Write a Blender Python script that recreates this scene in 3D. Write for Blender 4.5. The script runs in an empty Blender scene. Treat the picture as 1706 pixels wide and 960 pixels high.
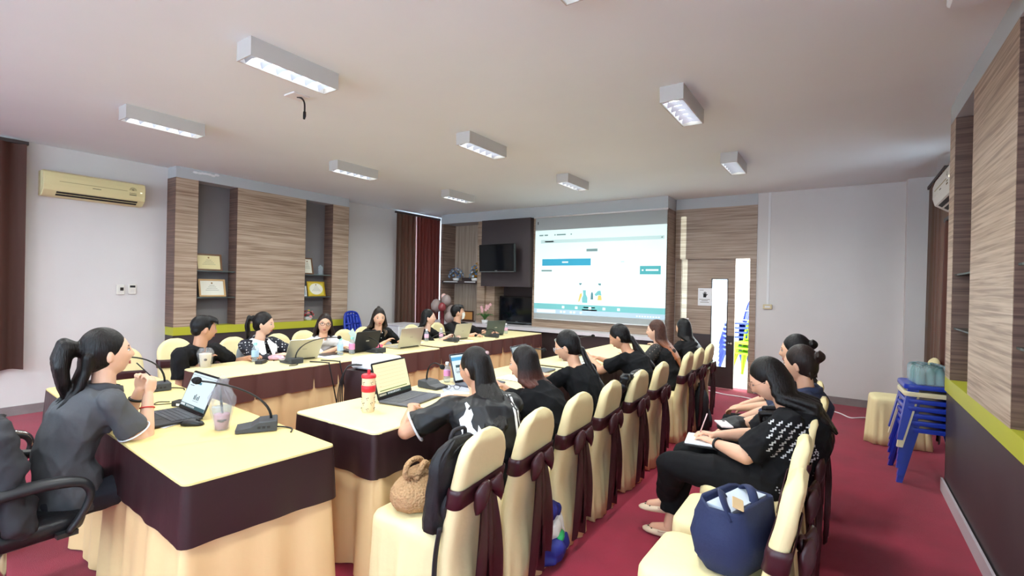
import bpy, bmesh, math, random
import numpy as np
from mathutils import Vector, Matrix, noise as mnoise
random.seed(7)
sc = bpy.context.scene
COL = sc.collection
PI = math.pi
V = Vector
# ------------------------------------------------------------------ camera
cam_data = bpy.data.cameras.new('camera')
cam_data.sensor_width = 36.0
cam_data.lens = 812.0 / 1706.0 * 36.0
cam_data.clip_start = 0.02
cam = bpy.data.objects.new('camera', cam_data)
COL.objects.link(cam)
cam.matrix_world = Matrix(((0.82673547, -0.01940256, 0.56225617, 0.0),
                           (0.56216943, -0.01018423, -0.82695938, 0.0),
                           (0.02177128, 0.99975988, 0.00248786, 1.53),
                           (0, 0, 0, 1)))
sc.camera = cam
# ------------------------------------------------------------------ world (overcast daylight outside the windows)
w = bpy.data.worlds.new('world'); sc.world = w
w.use_nodes = True
bg = w.node_tree.nodes['Background']
bg.inputs[0].default_value = (0.95, 1.0, 1.0, 1)
bg.inputs[1].default_value = 9.0
# ------------------------------------------------------------------ exposure
sc.view_settings.view_transform = 'Standard'
sc.view_settings.look = 'None'
sc.view_settings.gamma = 1.0
sc.view_settings.use_curve_mapping = False
sc.view_settings.exposure = 0.36
sc.cycles.max_bounces = 8
sc.cycles.diffuse_bounces = 5
sc.cycles.caustics_reflective = False
sc.cycles.caustics_refractive = False
sc.cycles.sample_clamp_indirect = 6.0
LAMP_W = 21.0          # watts per ceiling fitting
PROJ_W = 1500.0          # projector beam
LAMP_COL = (0.935, 1.0, 0.975)

# ------------------------------------------------------------------ helpers: colour, materials
def lin(c):
    if isinstance(c, str):
        c = c.lstrip('#'); c = [int(c[i:i+2], 16)/255 for i in (0, 2, 4)]
    elif max(c) > 1.001:
        c = [v/255 for v in c]
    return tuple((v/12.92 if v <= 0.04045 else ((v+0.055)/1.055)**2.4) for v in c) + (1.0,)

MATS = {}
def mat(name, col, rough=0.6, metal=0.0, bump=0.0, bscale=40.0, stretch=(1, 1, 1), vary=0.0, vscale=8.0,
        alpha=1.0, trans=0.0, emis=None, estr=0.0, sheen=0.0, coat=0.0, spec=0.5, ior=1.45, detail=4.0):
    if name in MATS: return MATS[name]
    m = bpy.data.materials.new(name); m.use_nodes = True
    nt = m.node_tree; b = nt.nodes['Principled BSDF']
    c = lin(col)
    b.inputs['Base Color'].default_value = c
    b.inputs['Roughness'].default_value = rough
    b.inputs['Metallic'].default_value = metal
    b.inputs['IOR'].default_value = ior
    b.inputs['Specular IOR Level'].default_value = spec
    if trans: b.inputs['Transmission Weight'].default_value = trans
    if alpha < 1: b.inputs['Alpha'].default_value = alpha
    if sheen:
        b.inputs['Sheen Weight'].default_value = sheen; b.inputs['Sheen Roughness'].default_value = 0.4
    if coat: b.inputs['Coat Weight'].default_value = coat
    if emis is not None:
        b.inputs['Emission Color'].default_value = lin(emis); b.inputs['Emission Strength'].default_value = estr
    if bump or vary:
        tc = nt.nodes.new('ShaderNodeTexCoord'); mp = nt.nodes.new('ShaderNodeMapping')
        mp.inputs['Scale'].default_value = stretch
        nt.links.new(tc.outputs['Object'], mp.inputs['Vector'])
        if bump:
            n = nt.nodes.new('ShaderNodeTexNoise'); n.inputs['Scale'].default_value = bscale
            n.inputs['Detail'].default_value = detail
            bp = nt.nodes.new('ShaderNodeBump'); bp.inputs['Strength'].default_value = bump
            bp.inputs['Distance'].default_value = 0.02
            nt.links.new(mp.outputs[0], n.inputs['Vector'])
            nt.links.new(n.outputs['Fac'], bp.inputs['Height']); nt.links.new(bp.outputs[0], b.inputs['Normal'])
        if vary:
            n2 = nt.nodes.new('ShaderNodeTexNoise'); n2.inputs['Scale'].default_value = vscale
            n2.inputs['Detail'].default_value = 5.0
            nt.links.new(mp.outputs[0], n2.inputs['Vector'])
            r = nt.nodes.new('ShaderNodeValToRGB')
            r.color_ramp.elements[0].position = 0.3; r.color_ramp.elements[1].position = 0.7
            r.color_ramp.elements[0].color = tuple(v*(1-vary) for v in c[:3]) + (1,)
            r.color_ramp.elements[1].color = tuple(min(1, v*(1+vary)) for v in c[:3]) + (1,)
            nt.links.new(n2.outputs['Fac'], r.inputs[0]); nt.links.new(r.outputs[0], b.inputs['Base Color'])
    MATS[name] = m
    return m

def wood(name, ca, cb, cc, axis='x', rough=0.45):
    """laminate with long wavy grain streaks; axis = direction the grain runs (object space), streaks stack along z"""
    m = bpy.data.materials.new(name); m.use_nodes = True; MATS[name] = m
    nt = m.node_tree; b = nt.nodes['Principled BSDF']; b.inputs['Roughness'].default_value = rough
    tc = nt.nodes.new('ShaderNodeTexCoord'); mp = nt.nodes.new('ShaderNodeMapping')
    mp.inputs['Scale'].default_value = {'x': (0.8, 1.0, 34), 'y': (1.0, 0.8, 34), 'z': (9, 9, 0.5)}[axis]
    nt.links.new(tc.outputs['Object'], mp.inputs['Vector'])
    n = nt.nodes.new('ShaderNodeTexNoise'); n.inputs['Scale'].default_value = 1.6; n.inputs['Detail'].default_value = 3.0
    n.inputs['Distortion'].default_value = 0.55
    nt.links.new(mp.outputs[0], n.inputs['Vector'])
    mp2 = nt.nodes.new('ShaderNodeMapping')
    mp2.inputs['Scale'].default_value = {'x': (1.5, 2, 60), 'y': (2, 1.5, 60), 'z': (50, 50, 1.2)}[axis]
    nt.links.new(tc.outputs['Object'], mp2.inputs['Vector'])
    n2 = nt.nodes.new('ShaderNodeTexNoise'); n2.inputs['Scale'].default_value = 2.0; n2.inputs['Detail'].default_value = 3.0
    nt.links.new(mp2.outputs[0], n2.inputs['Vector'])
    mx = nt.nodes.new('ShaderNodeMath'); mx.operation = 'MULTIPLY_ADD'; mx.inputs[1].default_value = 0.3; mx.inputs[2].default_value = -0.15
    nt.links.new(n2.outputs['Fac'], mx.inputs[0])
    ad = nt.nodes.new('ShaderNodeMath'); ad.operation = 'ADD'
    nt.links.new(n.outputs['Fac'], ad.inputs[0]); nt.links.new(mx.outputs[0], ad.inputs[1])
    r = nt.nodes.new('ShaderNodeValToRGB'); e = r.color_ramp.elements
    e[0].position = 0.34; e[0].color = lin(ca); e[1].position = 0.66; e[1].color = lin(cc)
    k = e.new(0.5); k.color = lin(cb)
    nt.links.new(ad.outputs[0], r.inputs[0]); nt.links.new(r.outputs[0], b.inputs['Base Color'])
    return m

def glass(name, col=(255, 255, 255), alpha=0.25, rough=0.08):
    if name in MATS: return MATS[name]
    m = bpy.data.materials.new(name); m.use_nodes = True; MATS[name] = m
    nt = m.node_tree; nt.nodes.remove(nt.nodes['Principled BSDF'])
    out = nt.nodes['Material Output']
    t = nt.nodes.new('ShaderNodeBsdfTransparent'); t.inputs[0].default_value = lin(col)
    g = nt.nodes.new('ShaderNodeBsdfPrincipled'); g.inputs['Base Color'].default_value = lin(col); g.inputs['Roughness'].default_value = rough
    mx = nt.nodes.new('ShaderNodeMixShader'); mx.inputs[0].default_value = alpha
    nt.links.new(t.outputs[0], mx.inputs[1]); nt.links.new(g.outputs[0], mx.inputs[2]); nt.links.new(mx.outputs[0], out.inputs[0])
    return m

def glow(name, col, strength):
    if name in MATS: return MATS[name]
    m = bpy.data.materials.new(name); m.use_nodes = True; MATS[name] = m
    b = m.node_tree.nodes['Principled BSDF']
    b.inputs['Base Color'].default_value = (0, 0, 0, 1); b.inputs['Roughness'].default_value = 0.35
    b.inputs['Emission Color'].default_value = lin(col); b.inputs['Emission Strength'].default_value = strength
    return m

# ------------------------------------------------------------------ helpers: mesh builder
class MB:
    def __init__(s): s.v = []; s.f = []; s.m = []
    def add(s, vs, fs, mi=0):
        o = len(s.v); s.v += [tuple(p) for p in vs]
        for f in fs: s.f.append(tuple(i+o for i in f)); s.m.append(mi)
        return s
    def box(s, a, b, mi=0, M=None):
        x0, y0, z0 = a; x1, y1, z1 = b
        vs = [V(p) for p in ((x0,y0,z0),(x1,y0,z0),(x1,y1,z0),(x0,y1,z0),(x0,y0,z1),(x1,y0,z1),(x1,y1,z1),(x0,y1,z1))]
        if M is not None: vs = [M @ p for p in vs]
        return s.add(vs, [(0,3,2,1),(4,5,6,7),(0,1,5,4),(1,2,6,5),(2,3,7,6),(3,0,4,7)], mi)
    def rbox(s, a, b, r=0.01, seg=3, mi=0, M=None, axis=2):
        """box with edges parallel to an axis rounded, plus a small chamfer on the ends"""
        a = list(a); b = list(b)
        u, v = [(1, 2), (0, 2), (0, 1)][axis]
        r = min(r, (b[u]-a[u])/2*0.999, (b[v]-a[v])/2*0.999)
        ch = min(r*0.4, (b[axis]-a[axis])*0.25)
        def ring(h, ins):
            out = []
            for k, (cx, cy) in enumerate(((b[u]-r, b[v]-r), (a[u]+r, b[v]-r), (a[u]+r, a[v]+r), (b[u]-r, a[v]+r))):
                for j in range(seg+1):
                    t = (k + j/seg)*PI/2
                    p = [0, 0, 0]; p[u] = cx+(r-ins)*math.cos(t); p[v] = cy+(r-ins)*math.sin(t); p[axis] = h
                    out.append(V(p))
            return out
        rings = [ring(a[axis], ch), ring(a[axis]+ch, 0), ring(b[axis]-ch, 0), ring(b[axis], ch)]
        if M is not None: rings = [[M @ p for p in q] for q in rings]
        return s.loft(rings, mi=mi)
    def loft(s, rings, mi=0, cap=True, closed=True):
        n = len(rings[0]); vs = [p for r in rings for p in r]; fs = []
        for i in range(len(rings)-1):
            for j in range(n if closed else n-1):
                k = (j+1) % n
                fs.append((i*n+j, i*n+k, (i+1)*n+k, (i+1)*n+j))
        if cap:
            fs.append(tuple(range(n-1, -1, -1))); fs.append(tuple(range((len(rings)-1)*n, len(rings)*n)))
        return s.add(vs, fs, mi)
    def grid(s, P, mi=0):
        """P: rows of points -> quads"""
        n = len(P[0]); vs = [p for r in P for p in r]; fs = []
        for i in range(len(P)-1):
            for j in range(n-1): fs.append((i*n+j, i*n+j+1, (i+1)*n+j+1, (i+1)*n+j))
        return s.add(vs, fs, mi)
    def tube(s, pts, r, n=8, mi=0, cap=True, flat=1.0):
        pts = [V(p) for p in pts]
        if not isinstance(r, (list, tuple)): r = [r]*len(pts)
        rings = []; up = None
        for i, p in enumerate(pts):
            t = (pts[min(i+1, len(pts)-1)] - pts[max(i-1, 0)])
            t = t.normalized() if t.length > 1e-9 else V((0, 0, 1))
            if up is None:
                up = V((0, 0, 1)) if abs(t.z) < 0.9 else V((1, 0, 0))
            a = t.cross(up)
            a = a.normalized() if a.length > 1e-6 else t.orthogonal().normalized()
            up = a.cross(t).normalized()
            rings.append([p + (a*math.cos(2*PI*j/n) + up*flat*math.sin(2*PI*j/n))*r[i] for j in range(n)])
        return s.loft(rings, mi, cap)
    def lathe(s, prof, n=20, mi=0, c=(0, 0, 0), M=None):
        rings = []
        for (r, z) in prof:
            q = [V((c[0]+max(r, 1e-4)*math.cos(2*PI*j/n), c[1]+max(r, 1e-4)*math.sin(2*PI*j/n), c[2]+z)) for j in range(n)]
            if M is not None: q = [M @ p for p in q]
            rings.append(q)
        return s.loft(rings, mi)
    def ell(s, c, r, n=14, m=9, mi=0, M=None):
        c = V(c); r = (r, r, r) if not isinstance(r, (list, tuple)) else r
        vs = []; fs = []
        for i in range(m+1):
            th = PI*i/m
            for j in range(n):
                ph = 2*PI*j/n
                p = V((r[0]*math.sin(th)*math.cos(ph), r[1]*math.sin(th)*math.sin(ph), r[2]*math.cos(th)))
                if M is not None: p = M @ p
                vs.append(c+p)
        for i in range(m):
            for j in range(n):
                k = (j+1) % n
                fs.append((i*n+j, (i+1)*n+j, (i+1)*n+k, i*n+k))
        return s.add(vs, fs, mi)
    def rc(s, p0, p1, r0, r1, n=12, flat0=False, flat1=False):
        """tapered limb with hemispherical (or flat) ends"""
        p0 = V(p0); p1 = V(p1); d = p1-p0; L = d.length
        if L < 1e-6: return s.ell(p0, r0)
        t = d/L; a = t.orthogonal().normalized(); b = t.cross(a)
        prof = []
        if flat0: prof.append((0, r0))
        else: prof += [(-r0*math.cos(k*PI/8), r0*math.sin(k*PI/8)) for k in (0.25, 1, 2, 3)] + [(0, r0)]
        if flat1: prof.append((L, r1))
        else: prof += [(L, r1)] + [(L+r1*math.sin(k*PI/8), r1*math.cos(k*PI/8)) for k in (1, 2, 3, 3.75)]
        rings = [[p0+t*h+(a*math.cos(2*PI*j/n)+b*math.sin(2*PI*j/n))*r for j in range(n)] for (h, r) in prof]
        return s.loft(rings)
    def prism(s, poly, z0, z1, mi=0, M=None):
        n = len(poly)
        a = [V((x, y, z0)) for x, y in poly]; b = [V((x, y, z1)) for x, y in poly]
        if M is not None: a = [M @ p for p in a]; b = [M @ p for p in b]
        return s.loft([a, b], mi)
    def mesh(s, name):
        me = bpy.data.meshes.new(name); me.from_pydata(s.v, [], s.f); return me
    def build(s, name, mats, parent=None, smooth=False, fix=True, angle=None, off=(0, 0, 0)):
        if off != (0, 0, 0): s.v = [(p[0]-off[0], p[1]-off[1], p[2]-off[2]) for p in s.v]
        me = s.mesh(name)
        for q in (mats if isinstance(mats, (list, tuple)) else [mats]): me.materials.append(q)
        if any(s.m): me.polygons.foreach_set('material_index', s.m)
        if fix:
            bm = bmesh.new(); bm.from_mesh(me); bmesh.ops.recalc_face_normals(bm, faces=bm.faces); bm.to_mesh(me); bm.free()
        me.update()
        return put(name, me, parent, smooth, angle)

def put(name, me, parent=None, smooth=False, angle=None):
    if smooth:
        me.polygons.foreach_set('use_smooth', [True]*len(me.polygons))
        if angle is not None:
            try: me.set_sharp_from_angle(angle=math.radians(angle))
            except Exception: pass
    o = bpy.data.objects.new(name, me); COL.objects.link(o)
    if parent is not None: o.parent = parent
    return o

def tag(o, label=None, cat=None, group=None, kind=None):
    if label: o['label'] = label
    if cat: o['category'] = cat
    if group: o['group'] = group
    if kind: o['kind'] = kind
    return o
def thing(name, label, cat, loc=(0, 0, 0), rz=0.0, group=None):
    o = bpy.data.objects.new(name, None); COL.objects.link(o); o.empty_display_size = 0.1
    o.location = loc; o.rotation_euler = (0, 0, rz)
    return tag(o, label, cat, group)
def struct(name, loc=(0, 0, 0), label=None):
    o = bpy.data.objects.new(name, None); COL.objects.link(o); o.location = loc
    return tag(o, label, None, None, 'structure')
def sbox(name, a, b, m, parent=None):
    o = MB().box(a, b).build(name, m, parent)
    if parent is None: tag(o, kind='structure')
    return o
def copy_tree(o, parent=None):
    c = o.copy(); COL.objects.link(c); c.parent = parent
    for ch in [x for x in COL.objects if x.parent is o]: copy_tree(ch, c)
    return c
def dup(root, loc, rz, label, group=None):
    c = copy_tree(root); c.location = loc; c.rotation_euler = (0, 0, rz); c['label'] = label
    if group: c['group'] = group
    return c
def Rz(a): return Matrix.Rotation(a, 4, 'Z')
def Rx(a): return Matrix.Rotation(a, 4, 'X')
def Ry(a): return Matrix.Rotation(a, 4, 'Y')
def T(x, y, z): return Matrix.Translation((x, y, z))
def bez(p0, p1, p2, p3, n=10):
    p0, p1, p2, p3 = map(V, (p0, p1, p2, p3)); out = []
    for i in range(n+1):
        t = i/n; u = 1-t
        out.append(p0*u**3+p1*3*u*u*t+p2*3*u*t*t+p3*t**3)
    return out
def smooth_path(pts, k=6):
    pts = [V(p) for p in pts]; out = []
    for i in range(len(pts)-1):
        a = pts[max(i-1, 0)]; b = pts[i]; c = pts[i+1]; d = pts[min(i+2, len(pts)-1)]
        for j in range(k):
            t = j/k
            out.append(0.5*((2*b)+(c-a)*t+(2*a-5*b+4*c-d)*t*t+(3*b-a-3*c+d)*t**3))
    out.append(pts[-1]); return out
# ================================================================== ROOM
ZC = 3.02
XL, XR, YF, YB = -7.5, 0.95, -3.2, 8.2
m_wall = mat('painted_wall', (215, 211, 208), 0.75, bump=0.05, bscale=120, vary=0.03, vscale=1.5)
m_ceil = mat('painted_ceiling', (230, 238, 240), 0.8, vary=0.025, vscale=0.8)
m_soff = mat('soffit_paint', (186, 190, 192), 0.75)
m_carpet = mat('carpet', (146, 26, 54), 0.95, bump=0.35, bscale=260, vary=0.16, vscale=3.0, sheen=0.15)
m_wood = wood('light_laminate', (144, 119, 98), (175, 151, 128), (194, 172, 150), 'y')
m_woodx = wood('light_laminate_back', (132, 108, 90), (160, 137, 117), (179, 157, 137), 'x')
m_woodz = wood('upright_laminate', (150, 132, 116), (172, 155, 138), (188, 172, 156), 'z')
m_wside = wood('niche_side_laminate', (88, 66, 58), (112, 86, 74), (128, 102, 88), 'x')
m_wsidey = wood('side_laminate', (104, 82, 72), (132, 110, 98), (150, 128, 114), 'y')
m_dark = mat('dark_brown_laminate', (62, 54, 56), 0.45, vary=0.08, vscale=2)
m_darkw = mat('espresso_laminate', (58, 46, 46), 0.4, vary=0.1, vscale=3)
m_green = mat('lime_trim', (184, 184, 52), 0.45)
m_nback = mat('niche_grey', (122, 118, 120), 0.6, vary=0.06, vscale=2)
m_base = mat('baseboard_grey', (132, 122, 122), 0.6, vary=0.15, vscale=6)
m_basel = mat('baseboard_white', (196, 184, 190), 0.5)
m_glass = glass('window_glass', (235, 245, 255), 0.12)
m_shelfglass = glass('shelf_glass', (120, 132, 128), 0.55)
m_white = mat('white_paint', (226, 226, 226), 0.5)
m_counter = mat('counter_white', (214, 210, 214), 0.35)

sbox('floor', (XL-0.3, YF-0.3, -0.12), (XR+0.3, YB+0.22, 0), m_carpet)
sbox('ceiling', (XL-0.3, YF-0.3, ZC), (XR+0.3, YB+0.3, ZC+0.15), m_ceil)
def holed(name, x0, x1, y0, y1, holes, m):
    """wall slab along y with rectangular window holes (ya, yb, za, zb)"""
    b = MB(); y = y0
    for (ya, yb, za, zb) in sorted(holes):
        b.box((x0, y, 0), (x1, ya, ZC)); b.box((x0, ya, 0), (x1, yb, za)); b.box((x0, ya, zb), (x1, yb, ZC)); y = yb
    b.box((x0, y, 0), (x1, y1, ZC))
    o = b.build(name, m); tag(o, kind='structure'); return o
holed('wall_left', XL-0.2, XL, YF, YB+0.2, [(-0.7, 1.15, 0.45, 2.92), (6.85, 8.06, 0.45, 2.95)], m_wall)
holed('wall_right', XR, XR+0.2, YF, YB+0.2, [(5.5, 7.45, 0.45, 2.4), (-2.6, -0.4, 0.7, 2.75)], m_wall)
b = MB()   # wall behind the camera; its window band is added to light the ceiling
for (a, c) in (((XL, YF-.2, 0), (XR, YF, .85)), ((XL, YF-.2, 2.75), (XR, YF, ZC)), ((XL, YF-.2, .85), (-6.6, YF, 2.75)), ((-3.5, YF-.2, .85), (-3.1, YF, 2.75)), ((.1, YF-.2, .85), (XR, YF, 2.75))): b.box(a, c)
tag(b.build('wall_front', m_wall), kind='structure')
# back wall: plain part right of the doorway, and the part behind the feature
b = MB()
b.box((XL, YB, 0), (-2.2, YB+0.2, ZC)); b.box((-2.2, YB, 2.04), (-1.09, YB+0.2, ZC)); b.box((-1.09, YB-0.045, 0), (XR, YB+0.2, ZC))
tag(b.build('wall_back', m_wall), kind='structure')
# corner pier by the right window
tag(MB().box((0.655, 7.98, 0), (XR, YB-0.045, ZC)).build('trim_1', m_wall), kind='structure')
# flat conduit strip running down the back wall to the socket
tag(MB().box((-0.945, 8.145, 1.34), (-0.915, 8.157, ZC)).build('trim_2', m_white), kind='structure')
sbox('baseboard_back', (-1.08, 8.137, 0), (0.655, 8.155, 0.1), m_base)
sbox('baseboard_left', (XL, 1.2, 0), (XL+0.018, 2.76, 0.1), m_base)
# windows
def window(name, x, y0, y1, z0, z1, label=None):
    t = struct(name, (x, (y0+y1)/2, z0)); w2 = (y1-y0)/2; h = z1-z0
    for (a, c) in (((-0.03, -w2, 0), (0.03, -w2+0.05, h)), ((-0.03, w2-0.05, 0), (0.03, w2, h)), ((-0.03, -w2+0.05, 0), (0.03, w2-0.05, 0.05)),
                   ((-0.03, -w2+0.05, h-0.05), (0.03, w2-0.05, h)), ((-0.025, -0.03, 0.05), (0.025, 0.03, h-0.05))):
        MB().box(a, c).build('window_frame', m_white, t)
    for s in (-1, 1):
        MB().box((-0.004, min(s*0.03, s*(w2-0.05)), 0.05), (0.004, max(s*0.03, s*(w2-0.05)), h-0.05)).build('pane', m_glass, t)
    return t
window('window_1', XL-0.12, -0.7, 1.15, 0.45, 2.92)
window('window_2', XL-0.12, 6.85, 8.06, 0.45, 2.95)
window('window_3', XR+0.12, 5.5, 7.45, 0.45, 2.4)
window('window_added_4', XR+0.12, -2.6, -0.4, 0.7, 2.75)  # unseen window behind the camera, added as an extra daylight source

for nm, x0, x1 in (('window_added_5', -6.6, -3.5), ('window_added_6', -3.1, .1)):  # unseen windows, added to bring neutral daylight onto the ceiling
    t = struct(nm, ((x0+x1)/2, YF-.12, .85)); w2 = (x1-x0)/2; h = 1.9
    for (a, c) in (((-w2, -.03, 0), (-w2+.05, .03, h)), ((w2-.05, -.03, 0), (w2, .03, h)), ((-w2+.05, -.03, 0), (w2-.05, .03, .05)), ((-w2+.05, -.03, h-.05), (w2-.05, .03, h)), ((-.03, -.025, .05), (.03, .025, h-.05))):
        MB().box(a, c).build('window_frame', m_white, t)
    for a, c in ((-w2+.05, -.03), (.03, w2-.05)): MB().box((a, -.004, .05), (c, .004, h-.05)).build('pane', m_glass, t)
# ------------------------------------------------------------------ left and right feature panelling
def feature(name, xw, xf, spans, niches, y0, y1, shelves, woodm):
    """xw wall plane, xf face plane; spans: laminate panels (ya, yb); niches: (ya, yb)"""
    s = 1 if xf > xw else -1
    t = struct(name, (xw, y0, 0))
    def bx(n, xa, xb, ya, yb, za, zb, m, par=t):
        o = MB().box((min(xa, xb)-xw, ya-y0, za), (max(xa, xb)-xw, yb-y0, zb)).build(n, m, par); return o
    bx('lower_panel', xw, xf-s*0.012, y0, y1, 0.0, 0.79, m_dark)
    bx('green_band', xw, xf, y0, y1, 0.79, 0.9, m_green)
    bx('cornice', xw, xf, y0, y1, 2.875, ZC, m_soff)
    for (ya, yb) in spans:
        bx('laminate_panel', xw, xf, ya, yb, 0.9, 2.875, woodm)
    for (ya, yb) in niches:
        bx('niche_back', xw, xw+s*0.02, ya, yb, 0.9, 2.875, m_nback)
        # niche cheeks are the panel edges, faced with a darker laminate sheet
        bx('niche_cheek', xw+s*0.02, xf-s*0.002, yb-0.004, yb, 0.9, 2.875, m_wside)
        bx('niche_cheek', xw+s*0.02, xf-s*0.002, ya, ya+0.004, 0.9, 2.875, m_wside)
        for z in shelves:
            bx('shelf', xw+s*0.02, xf-s*0.015, ya+0.004, yb-0.004, z-0.006, z+0.006, m_shelfglass)
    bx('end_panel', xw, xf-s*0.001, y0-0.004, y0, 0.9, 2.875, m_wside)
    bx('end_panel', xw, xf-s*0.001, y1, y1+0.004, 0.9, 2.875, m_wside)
    return t
feature('trim_3', XL, -7.25, [(2.79, 3.06), (3.58, 4.66), (5.17, 5.49)], [(3.06, 3.58), (4.66, 5.17)], 2.79, 5.49, (1.655, 1.29), m_wood)
feature('trim_4', XR, 0.674, [(4.9, 5.1), (3.29, 4.27), (2.4, 2.66)], [(4.27, 4.9), (2.66, 3.29)], 2.4, 5.1, (1.69, 1.29), m_wood)
sbox('baseboard_right', (0.662, 2.4, 0), (0.676, 5.1, 0.1), m_basel)
b = MB()
for k in range(7):
    y = 3.02+k*0.045+random.uniform(-.01, .01)
    b.ell((-7.245, y, 2.985+random.uniform(-.012, .012)), (0.006, 0.035, 0.016), 8, 6)
o = b.build('sealant_patch', m_white, None, True); tag(o, 'crumbling white sealant along the cornice above the shelf niche', 'sealant')

# ------------------------------------------------------------------ back feature wall
t = struct('trim_5', (-4.7, 7.72, 0))
O5 = (-4.7, 7.72, 0)
def b5(n, a, c, m): return MB().box(a, c).build(n, m, t, off=O5)
b5('beam', (-7.1, 7.72, 2.83), (-2.31, 8.19, ZC), m_soff)
b5('wall_panel', (-4.80, 7.74, 0.80), (-2.31, 8.19, 2.83), m_woodx)
b5('side_panel', (-2.312, 7.74, 0.0), (-2.306, 8.19, 2.83), m_wsidey)
b5('niche_side', (-7.12, 7.74, 0.8), (-7.06, 8.19, 2.83), m_wsidey)
b5('niche_back', (-7.06, 8.14, 0.8), (-6.12, 8.19, 2.83), m_woodz)
b5('pillar', (-6.12, 7.74, 0.8), (-5.93, 8.19, 2.83), m_woodx)
b5('altar_shelf', (-7.06, 7.72, 1.57), (-6.12, 8.14, 1.63), m_darkw)
b5('altar_shelf_riser', (-6.62, 7.86, 1.63), (-6.2, 8.14, 1.70), m_darkw)
b5('television_panel', (-5.93, 7.62, 1.53), (-4.80, 8.19, 2.82), m_dark)
b5('recess_back', (-5.93, 8.12, 0.8), (-4.80, 8.19, 1.53), m_darkw)
b5('pillar', (-5.93, 7.80, 0.8), (-5.72, 8.12, 1.53), m_woodx)
b5('counter', (-7.12, 7.40, 0.745), (-2.31, 8.19, 0.80), m_counter)
b5('counter_front', (-7.12, 7.46, 0.0), (-2.31, 8.19, 0.745), m_darkw)
# end wall strip right of the window, left of the niche
sbox('trim_6', (XL, 8.06, 0), (-7.12, YB, ZC), m_wall)
# ------------------------------------------------------------------ doorway in the back wall
t = struct('trim_7', (-1.65, YB, 0)); O7 = (-1.65, YB, 0)
def b7(n, a, c, m): return MB().box(a, c).build(n, m, t, off=O7)
b7('door_header', (-2.3, YB-0.06, 2.04), (-1.09, YB+0.001, 2.85), m_woodx)
b7('header_soffit', (-2.3, YB-0.06, 2.85), (-1.09, YB+0.001, ZC), m_soff)
b7('door_jamb', (-1.18, YB-0.06, 0), (-1.09, YB+0.2, 2.04), m_woodx)
b7('door_side_panel', (-2.3, YB-0.008, 0), (-2.2, YB+0.2, 2.04), m_woodx)
t = struct('door_1', (-1.8, YB+0.03, 0)); OD = (-1.8, YB+0.03, 0)
def bd(n, a, c, m): return MB().box(a, c).build(n, m, t, off=OD)
bd('door_panel', (-2.2, YB+.005, 0.84), (-1.73, YB+.05, 2.05), m_woodx)
bd('door_panel', (-1.50, YB+.005, 0.84), (-1.39, YB+.05, 2.05), m_woodx)
bd('door_panel', (-1.73, YB+.005, 1.73), (-1.50, YB+.05, 2.05), m_woodx)
bd('kick_panel', (-2.2, YB+.005, 0.01), (-1.73, YB+.05, 0.84), m_darkw)
bd('kick_panel', (-1.50, YB+.005, 0.01), (-1.39, YB+.05, 0.84), m_darkw)
bd('kick_panel', (-1.73, YB+.005, 0.01), (-1.50, YB+.05, 0.33), m_darkw)
bd('glass_pane', (-1.73, YB+.024, 0.33), (-1.50, YB+.032, 1.73), m_glass)
for zz in (0.33, 1.715): bd('glazing_bead', (-1.73, YB-.001, zz), (-1.50, YB+.006, zz+.015), m_darkw)
for xx in (-1.74, -1.505): bd('glazing_bead', (xx, YB-.001, 0.33), (xx+.014, YB+.006, 1.73), m_darkw)
M = T(-1.445, YB-0.012, 0.72) @ Rx(PI/2)
MB().lathe([(0.0, -.02), (.026, -.018), (.03, 0), (.012, .012), (.012, .02)], 14, M=M).build('door_knob', mat('steel', (190, 190, 190), 0.3, 1.0), t, True, off=OD)
# corridor outside the door
m_tile = mat('corridor_tile', (232, 230, 222), 0.25, vary=0.05, vscale=2)
m_out = mat('corridor_wall', (240, 238, 230), 0.6)
tag(MB().box((-6, YB+0.22, -0.12), (3, 12.6, 0)).build('ground', m_tile), kind='structure')
tag(MB().box((-6, 12.4, 0), (3, 12.6, 1.2)).build('wall_outside', m_out), kind='structure')
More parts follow.
